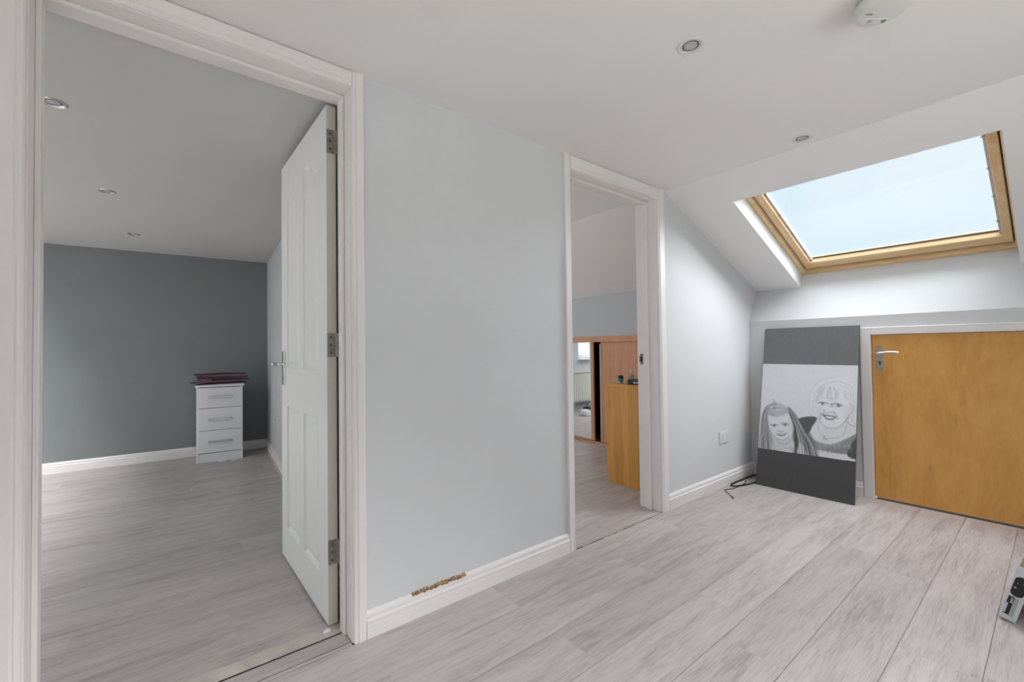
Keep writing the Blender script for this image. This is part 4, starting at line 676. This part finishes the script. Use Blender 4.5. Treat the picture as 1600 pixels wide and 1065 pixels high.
# ---------------------------------------------------------------- white bedside chest
def bedside():
    a = Vector((.180,3.452,0)); b = Vector((.552,3.432,0)); d = (b-a).normalized(); Wd = (b-a).length; Dp = .335
    root = empty('bedside_chest', a, math.atan2(d.y, d.x))
    tag(root, 'white three drawer bedside chest with chrome handles in the bedroom', 'bedside chest')
    Hc = .735
    MB().box(0, .016, .002, Dp, 0, Hc-.022).obj('side_panel', M['gloss'], root, bevel=.001)
    MB().box(Wd-.016, Wd, .002, Dp, 0, Hc-.022).obj('side_panel', M['gloss'], root, bevel=.001)
    MB().box(.016, Wd-.016, Dp-.01, Dp, 0, Hc-.022).obj('back_panel', M['gloss'], root)
    MB().box(-.010, Wd+.012, -.012, Dp, Hc-.022, Hc).obj('top', M['gloss'], root, bevel=.004)
    MB().box(.016, Wd-.002, .006, .02, 0, .083).obj('plinth', M['gloss'], root, bevel=.001)
    MB().box(.016, Wd-.016, .03, Dp-.012, .083, Hc-.024).obj('carcass', M['void'], root)
    zz = [.087, .300, .512, Hc-.026]
    for i in range(3):
        dr = MB().box(.012, Wd-.002, -.002, .016, zz[i]+.002, zz[i+1]-.002).obj('drawer', M['gloss'], root, bevel=.002)
        zc = (.196, .406, .617)[i]
        hd = MB().box(.092, .288, -.032, -.019, zc-.010, zc+.010).box(.10, .114, -.021, -.001, zc-.008, zc+.008).box(.266, .280, -.021, -.001, zc-.008, zc+.008)
        hd.obj('handle', M['chrome'], dr, bevel=.002)
    return a, d, Hc
ca_, cd_, ch_ = bedside()
# velvet and plastic hangers heaped on the chest
def hanger(loc, rz, tilt, mat, label):
    m = MB(); pts = [(-.20,-.0,0),(-.12,.035,0),(-.02,.075,0),(0,.085,0),(.02,.075,0),(.12,.035,0),(.20,0,0),(.205,-.012,0),(.19,-.02,0),(0,-.022,0),(-.19,-.02,0),(-.205,-.012,0),(-.20,0,0)]
    m.tube(smoothline(pts, 3), .0055, 7)
    r = empty('coat_hanger', loc, rz); r.rotation_euler = (tilt, 0, rz); tag(r, label, 'coat hanger', 'coat hangers heaped on the bedside chest')
    m.obj('shoulder_bar', mat, r, smooth=True)
    h = [(0,.083,0),(0,.105,0),(.004,.118,0),(.020,.130,0),(.022,.148,0),(.006,.160,0),(-.014,.152,0)]
    MB().tube(smoothline(h, 4), .0018, 6).obj('hook', M['steel'], r, smooth=True)
    return r
random.seed(5)
LB = ['plum velvet coat hanger at the bottom of the heap on the white chest','dark plum coat hanger low in the heap on the white chest','mauve coat hanger crossing the heap over the chest front edge','dark plum coat hanger in the middle of the heap','mauve coat hanger with its hook sticking out left of the chest','plum coat hanger lying high in the heap on the chest','dark plum coat hanger with hook raised at the left end','mauve coat hanger second from the top of the heap','plum velvet coat hanger on the very top of the heap']
pos = [(.20,.10,.2),(.16,.13,-.15),(.20,.03,.35),(.22,.14,.05),(.10,.07,1.45),(.21,.10,-.10),(.09,.10,1.7),(.20,.12,.16),(.19,.11,-.06)]
perp = Vector((-cd_.y, cd_.x, 0))
for i, (a, b, rz) in enumerate(pos):
    p = ca_ + cd_*a + perp*b + Vector((0,0,ch_+.0062+i*.0114))
    hanger(p, rz+math.atan2(cd_.y,cd_.x), random.uniform(-.02,.02), M['mauve'] if 'mauve' in LB[i] else M['maroon'], LB[i])
# paper scraps on the floor
def scrap(loc, s, label, seed):
    rnd = random.Random(seed); n = 9; m = MB()
    ring = [(s*rnd.uniform(.6,1.2)*math.cos(2*math.pi*k/n), s*.6*rnd.uniform(.5,1.2)*math.sin(2*math.pi*k/n), rnd.uniform(.002,.010)) for k in range(n)]
    m.v = [(0,0,.012)] + ring + [(x*.95,y*.95,0) for x,y,z in ring]
    m.f = [(0,1+k,1+(k+1)%n) for k in range(n)] + [(1+k,1+n+k,1+n+(k+1)%n,1+(k+1)%n) for k in range(n)] + [tuple(1+n+k for k in reversed(range(n)))]
    o = m.obj('paper_scrap', M['paper']); o.location = loc; tag(o, label, 'paper scrap', 'paper scraps on the bedroom floor')
scrap((.385,3.40,.001), .040, 'larger crumpled white paper scrap at the foot of the white chest', 1)
scrap((.475,3.385,.001), .030, 'smaller crumpled white paper scrap right of the larger one', 2)
scrap((.12,2.52,.001), .012, 'tiny white scrap lying alone on the bedroom floor', 3)
scrap((.455,.118,.0015), .014, 'little white paint chip on the threshold by the open door', 4)

# ---------------------------------------------------------------- sockets
def socket(loc, rz, label):
    r = empty('wall_socket', loc, rz); tag(r, label, 'socket')
    MB().box(-.073,.073,-.009,0,-.043,.043).obj('faceplate', M['plast'], r, bevel=.003)
    for s in (-1,1):
        MB().box(s*.036-.006-.012*s, s*.036+.006-.012*s, -.0125, -.0085, .010, .030).obj('switch', M['plast'], r, bevel=.001)
        for (dx,dz,w,h) in ((0,.004,.004,.008),(-.011,-.018,.0065,.004),(.011,-.018,.0065,.004)):
            MB().box(s*.036+dx-w/2, s*.036+dx+w/2, -.0096, -.0086, dz-h/2, dz+h/2).obj('pin_hole', M['void'], r)
    for s in (-1,1): MB().lathe([(.0001,-.0098),(.003,-.0096),(.003,-.0086),(.0001,-.0085)], (s*.060,0,0), axis='y', n=10).obj('screw', M['steel'], r)
socket((3.268, -.0005, .362), 0, 'white double wall socket on the pale hall wall beside the canvas')
p = bl(-.0005, -.635); socket((p.x, p.y, .340), math.atan2(RD.y, RD.x)-math.pi, 'white wall socket in the bedroom seen edge on behind the door')

# ---------------------------------------------------------------- downlights and smoke alarm
def downlight(name, loc, r, rim, label, group, chrome=False):
    e = empty(name, loc); tag(e, label, 'downlight', group)
    MB().lathe([(r*.70,.004),(r*.70,-.0005),(r*.74,-.003),(r*.90,-.0045),(r,-.002),(r,.0)], n=36, close=False).obj('rim', rim, e, smooth=True)
    MB().lathe([(r*.72,.0),(r*.66,-.002),(r*.60,-.0005),(r*.58,.004)], n=36, close=False).obj('tilt_ring', rim, e, smooth=True)
    MB().lathe([(r*.73,.001),(r*.73,-.0008),(.0001,-.0008)], n=32, close=False).obj('dark_gap', M['bulb'], e)
    MB().lathe([(r*.50,-.0010),(r*.42,-.0022),(r*.2,-.0028),(.0001,-.003)], n=32, close=False).obj('lens', M['lens'], e, smooth=True)
downlight('ceiling_downlight', (1.379,-.836,H), .044, M['plast'], 'white recessed ceiling downlight nearest the smoke alarm', 'white hall downlights')
downlight('ceiling_downlight', (2.436,-.823,H), .044, M['plast'], 'white recessed ceiling downlight close to the skylight', 'white hall downlights')
for (x, y), lb in zip(((-.366,.811),(-.309,1.941),(-.248,3.099)), ('chrome bedroom downlight partly hidden by the left door frame','chrome bedroom downlight in the middle of the row of three','chrome bedroom downlight nearest the slate blue wall')):
    downlight('ceiling_downlight', (x*.995, y, HB), .042, M['chrome'], lb, 'chrome bedroom downlights')
e = empty('smoke_alarm', (1.628,-1.290,H)); e.rotation_euler = (0,0,math.radians(-40)); tag(e, 'round white smoke alarm on the hall ceiling at the top edge', 'smoke alarm')
MB().lathe([(.062,0),(.062,-.012),(.058,-.016),(.058,-.019)], n=40).obj('base', M['plast2'], e, smooth=True)
MB().lathe([(.052,-.019),(.052,-.022)], n=40).obj('shadow_gap', M['bulb'], e)
MB().lathe([(.058,-.022),(.068,-.026),(.070,-.036),(.068,-.043),(.062,-.049),(.055,-.0515),(.0001,-.052)], n=40, close=False).obj('cover', M['plast'], e, smooth=True)
def strip(m, x0, x1, y0, y1, z0, z1):
    pts = []
    r = (y1-y0)/2
    for k in range(9): a = -math.pi/2+math.pi*k/8; pts.append((x1-r+r*math.cos(a), (y0+y1)/2+r*math.sin(a), z0))
    for k in range(9): a = math.pi/2+math.pi*k/8; pts.append((x0+r+r*math.cos(a), (y0+y1)/2+r*math.sin(a), z0))
    return m.prism(pts, (0,0,z1-z0))
al = strip(MB(), -.040, .040, .022, .042, -.0538, -.0500).obj('test_panel', M['plast'], e, bevel=.0008)
MB().lathe([(.0001,-.0556),(.006,-.0552),(.0068,-.0530),(.0001,-.0528)], (.026,.032,0), n=16).obj('test_button', M['green'], al)
MB().box(-.022,-.008,.027,.037,-.0544,-.0536).obj('sounder_slot', M['silver'], al)
MB().box(-.045,-.025,.004,.008,-.0528,-.0518).obj('printed_mark', M['grey'], e)

# ---------------------------------------------------------------- black cable by the corner
r = empty('power_cable', (3.30,-.06,0)); tag(r, 'tangled black cable on the floor by the canvas corner', 'cable')
def cab(pts, rad, name, k=6):
    o = Vector((3.30,-.06,0)); return MB().tube([p-o for p in smoothline(pts, k)], rad, 8).obj(name, M['cable'], r, smooth=True)
cab([(3.70,-.040,.006),(3.55,-.034,.006),(3.40,-.031,.006),(3.305,-.034,.006),(3.275,-.050,.006),(3.29,-.074,.006),(3.36,-.100,.006),(3.43,-.118,.006),(3.49,-.127,.006),(3.56,-.155,.006),(3.62,-.22,.006)], .0055, 'main_lead')
cab([(3.36,-.098,.009),(3.30,-.088,.004),(3.22,-.082,.003),(3.155,-.058,.003),(3.130,-.075,.003),(3.09,-.115,.003),(3.045,-.155,.003)], .0028, 'thin_lead')
cab([(3.34,-.092,.010),(3.39,-.095,.010),(3.43,-.082,.007)], .0028, 'thin_lead')
for p, q in (((3.045,-.155,.005),(3.018,-.180,.005)), ((3.43,-.082,.007),(3.455,-.072,.012))):
    o = Vector((3.30,-.06,0)); MB().tube([Vector(p)-o, (Vector(p)*.5+Vector(q)*.5)-o, Vector(q)-o], .005, 8, [.7,1,.8]).obj('plug', M['cable'], r, smooth=True)

# ---------------------------------------------------------------- slim white carton leaning at the right edge
root = empty('slim_carton', (0,0,0)); tag(root, 'slim open white product carton leaning on the floor at the right edge', 'carton')
Wc, Hc2, Dc, t = .044, .215, .26, .0015
# local: x = depth (away), y: 0 left side .. -Wc right, z up ; printed face at x=0
MB().box(0, t, -Wc, 0, 0, Hc2).obj('front_face', M['carton'], root); MB().box(Dc-t, Dc, -Wc, 0, 0, Hc2).obj('back_face', M['carton'], root)
MB().box(t, Dc-t, -t, 0, 0, Hc2).obj('side_face', M['carton'], root); MB().box(t, Dc-t, -Wc, -Wc+t, 0, Hc2).obj('side_face', M['carton'], root)
MB().box(t, Dc-t, -Wc+t, -t, 0, t).obj('base', M['carton'], root)
ins = MB().box(t, .004, -Wc+t+.0005, -t-.0005, t, Hc2-.002).box(Dc-.004, Dc-t, -Wc+t+.0005, -t-.0005, t, Hc2-.002).box(.004, Dc-.004, -t-.003, -t-.0005, t, Hc2-.002).box(.004, Dc-.004, -Wc+t+.0005, -Wc+t+.003, t, Hc2-.002).box(.004,Dc-.004,-Wc+.005,-.005,Hc2-.035,Hc2-.031)
ins.obj('cardboard_insert', M['cardin'], root)
ov = []
for k in range(13): a = math.pi*k/12; ov.append((-.0006, -Wc*.50+.0165*math.cos(a), Hc2*.75+.016*math.sin(a)))
for k in range(13): a = math.pi+math.pi*k/12; ov.append((-.0006, -Wc*.50+.0165*math.cos(a), Hc2*.52+.014*math.sin(a)))
f = MB().prism(ov, (.0008,0,0)).obj('printed_black_oval', M['black'], root)
m = MB()
for y_, z_ in ((-.015,Hc2*.70),(-.029,Hc2*.72)): m.box(-.0009,.0002,y_-.0012,y_+.0012,z_-.0012,z_+.0012)
m.lathe([(.0001,-.0009),(.0032,-.0009),(.0032,.0001),(.0001,.0001)], (0,-.013,Hc2*.61), axis='x', n=12); m.obj('printed_dots', M['silver'], f)
lab = MB().box(-.0006, .0002, -.0215, -.006, .020, Hc2*.435).obj('printed_label', M['black'], root)
MB().box(-.0006, .0002, -.033, -.0215, .018, Hc2*.43).obj('printed_grey_band', M['silver'], root)
m = MB().box(-.0009, .0002, -.0115, -.0065, .024, .064)
for k in range(5): m.box(-.0009, .0002, -.0205+.0004*k, -.014, .068+k*.0045, .0705+k*.0045)
m.obj('printed_marks', M['carton'], lab)
root.location = (2.462, -1.4185, .0120); root.rotation_euler = (math.radians(14.5), 0, math.radians(-3))
root = empty('cardboard_box', (2.50,-1.533,0)); tag(root, 'brown cardboard box just outside the right edge that the carton leans on', 'box')
for b_ in ((0,.4,-.004,0,0,.2),(0,.4,-.3,-.296,0,.2),(0,.004,-.296,-.004,0,.2),(.396,.4,-.296,-.004,0,.2)): MB().box(*b_).obj('side_panel', M['card'], root)
MB().box(.004,.396,-.296,-.004,0,.004).obj('base', M['card'], root)

# ================================================================== dressing room things
root = empty('sliding_wardrobe', (3.635, TW, 0)); tag(root, 'fitted rosy oak sliding wardrobe with a mirrored door under the slope', 'wardrobe')
Y = lambda y: y-TW
MB().box(-.018, .06, .001, Y(RY)-.001, 1.106, 1.166).obj('fascia', M['rose'], root, bevel=.001)
MB().box(-.022, .10, .001, Y(RY)-.001, 0, .022).obj('bottom_track', M['rose'], root, bevel=.001)
MB().box(-.006, .09, .001, Y(RY)-.001, .022, .026).obj('track_rail', M['steel'], root)
d_ = MB().box(.006, .022, Y(.60), Y(1.475), .030, 1.106).obj('oak_door', M['rose'], root)
MB().box(.003, .024, Y(1.472), Y(1.487), .030, 1.106).obj('edge_strip', M['rose'], d_); MB().box(.002, .024, Y(1.490), Y(1.504), .030, 1.085).obj('pull_strip', M['gasket'], d_)
MB().box(.006, .022, Y(TW)+.004, Y(.598), .030, 1.106).obj('oak_door', M['rose'], root)
mf = MB().box(.004, .026, Y(1.596), Y(1.640), .028, 1.106).box(.004, .026, Y(2.42), Y(2.44), .028, 1.106).box(.004,.026,Y(1.640),Y(2.42),.028,.040).obj('mirror_door_frame', M['rose'], root, bevel=.001)
MB().box(.003, .012, Y(1.632), Y(1.644), .040, 1.104).obj('edge_bead', M['gasket'], mf)
mg = MB().box(.008, .012, Y(1.645), Y(2.42), .040, 1.104).obj('mirror_glass', M['mirror'], mf); mg['label'] = 'mirror glass'
MB().box(.006, .022, Y(2.442), Y(RY)-.002, .030, 1.106).obj('oak_door', M['rose'], root)
MB().box(.45, .46, .01, Y(RY)-.01, 0, 1.2).box(.03,.45,.005,.01,0,1.2).obj('interior', M['void'], root)

# oak chest of drawers against the back of the partition
root = empty('chest_of_drawers', (2.680, TW+.016, 0)); tag(root, 'oak chest of drawers side on inside the dressing room doorway', 'chest of drawers')
dd = .455; Lc = .80
MB().box(0, .02, 0, dd, 0, .738).obj('side_panel', M['oak'], root, bevel=.001); MB().box(Lc-.02, Lc, 0, dd, 0, .738).obj('side_panel', M['oak'], root, bevel=.001)
MB().box(.02, Lc-.02, 0, .01, .02, .738).obj('back_panel', M['oak'], root)
MB().box(-.006, Lc+.006, -.004, dd+.045, .738, .765).obj('top', M['oak'], root, bevel=.0015)
MB().box(.02, Lc-.02, .02, dd-.002, .05, .736).obj('carcass', M['void'], root)
MB().box(.02, Lc-.02, dd-.05, dd-.03, 0, .06).obj('plinth', M['oak'], root)
for i in range(3):
    dr = MB().box(.004, Lc-.004, dd+.002, dd+.022, .07+i*.222, .07+i*.222+.216).obj('drawer', M['oak'], root, bevel=.001)
    for xx in (.12, Lc-.12): MB().lathe([(.006,0),(.006,.012),(.013,.018),(.013,.026),(.0001,.028)], (xx,dd+.022,.07+i*.222+.108), axis='y', n=14).obj('knob', M['steel'], dr, smooth=True)
TZ = .765
e = empty('cosmetic_jar', (2.735,.530,TZ)); tag(e, 'small jar with dark lid and teal label on the oak chest', 'jar')
MB().lathe([(.019,0),(.0205,.003),(.0205,.036),(.018,.040)], n=24).obj('jar_body', M['teal'], e, smooth=True)
MB().lathe([(.0207,.004),(.0209,.0045),(.0209,.012),(.0207,.0125)], n=24, close=False).obj('label_band', M['plast'], e); MB().lathe([(.0195,.040),(.0205,.042),(.0205,.060),(.018,.062),(.0001,.062)], n=24, close=False).obj('lid', M['black'], e, smooth=True)
e = empty('perfume_bottle', (2.790,.468,TZ)); tag(e, 'clear glass perfume bottle with pale pointed cap on the oak chest', 'bottle')
MB().lathe([(.016,0),(.021,.004),(.023,.03),(.024,.055),(.019,.070),(.009,.078),(.0085,.086)], n=20).obj('glass_body', M['crystal'], e, smooth=True)
MB().lathe([(.0095,.086),(.0100,.092),(.0085,.100),(.006,.112),(.0001,.118)], n=16, close=False).obj('cap', M['plast'], e, smooth=True)
e = empty('black_box', (2.694,.150,TZ)); tag(e, 'flat black box with white lettering marks on the oak chest', 'box')
MB().box(0,.16,.02,.285,0,.036).obj('box_body', M['black'], e, bevel=.002)
m = MB(); y_ = .232
for k in range(9):
    w = (.006,.009,.004,.008,.010,.005,.007,.008,.006)[k]; h = (.014,.010,.012,.010,.014,.010,.012,.010,.013)[k]; m.box(-.0006,.0004,y_-w,y_,.010,.010+h); y_ -= w+.003
lm = m.obj('lettering_marks', M['plast'], e); lm['kind'] = 'stuff'
e = empty('dark_brush', (2.725,.250,TZ+.036)); tag(e, 'dark rounded brush lying on the black box', 'brush')
MB().lathe([(.0001,-.05),(.011,-.045),(.0155,-.02),(.0155,.03),(.010,.05),(.0001,.055)], (0,0,.0155), axis='y', n=16, close=False).obj('brush_head', M['black'], e, smooth=True)
MB().tube([(0,-.05,.0155),(0,-.12,.014)], .006, 8).obj('brush_handle', M['black'], e, smooth=True)

# radiator and bag seen in the mirror
root = empty('radiator', (1.45, RY-.03, .20)); tag(root, 'white panel radiator under the window, seen in the wardrobe mirror', 'radiator')
MB().box(0,1.0,-.045,-.028,0,.46).obj('back_panel', M['radiator'], root)
for k in range(24): MB().box(.008+k*.041, .008+k*.041+.026, -.062, -.045, .02, .44).obj('panel_rib', M['radiator'], root, bevel=.004)
MB().box(-.005,1.005,-.068,-.02,.46,.472).obj('top_grille', M['radiator'], root)
for xx in (.15,.85): MB().box(xx,xx+.03,-.03,.028,.08,.40).obj('wall_bracket', M['radiator'], root)
MB().tube([(-.0,-.04,.02),(-.04,-.04,.02),(-.045,-.04,-.05),(-.045,-.04,-.199)], .0075, 8).obj('pipe', M['radiator'], root, smooth=True); MB().tube([(1.0,-.04,.02),(1.04,-.04,.02),(1.045,-.04,-.05),(1.045,-.04,-.199)], .0075, 8).obj('pipe', M['radiator'], root, smooth=True)
e = empty('holdall_bag', (2.17,2.97,0)); tag(e, 'black and white bag on the floor, seen in the wardrobe mirror', 'bag')
MB().box(-.16,.10,-.08,.08,0,.13).obj('bag_body', M['black'], e, bevel=.035, smooth=True, seg=4)
MB().box(.06,.17,-.085,.06,.0,.10).obj('white_end', M['paper'], e, bevel=.03, smooth=True, seg=4)
MB().tube(smoothline([(-.10,0,.12),(-.08,0,.19),(.0,0,.21),(.06,0,.18),(.08,0,.11)]), .008, 8).obj('strap', M['black'], e, smooth=True)

# neighbouring house outside the dressing room window
root = empty('neighbour_house', (1.9, 15.0, -5.0)); tag(root, 'brick house gable with white bargeboards, glimpsed in the mirror', 'house')
MB().prism([(-5,0,0),(5,0,0),(5,0,5.4),(0,0,8.4),(-5,0,5.4)], (0,8,0)).obj('walls', M['brick'], root)
for s in (-1,1):
    MB().prism([(s*5.4,-.25,5.30),(0,-.25,8.54),(0,-.25,8.20),(s*5.4,-.25,4.96)], (0,.06,0)).obj('bargeboard', M['gloss'], root)
    MB().prism([(s*5.5,-.3,5.25),(0,-.3,8.55),(0,-.3,8.67),(s*5.5,-.3,5.37)], (0,8.4,0)).obj('roof_slope', M['slate'], root)
for xx in (-2.6, .9):
    w_ = MB().box(xx,xx+1.6,-.03,.05,4.4,5.8).obj('window', M['gloss'], root)
    MB().box(xx+.08,xx+.76,-.04,-.029,4.48,5.72).obj('pane', M['lens'], w_); MB().box(xx+.84,xx+1.52,-.04,-.029,4.48,5.72).obj('pane', M['lens'], w_)
g = MB().box(-40,40,-40,60,-5.3,-5.0).obj('ground', plain('far_ground', (.52,.51,.49), .95)); structure(g, 'ground around the house outside', 'ground')
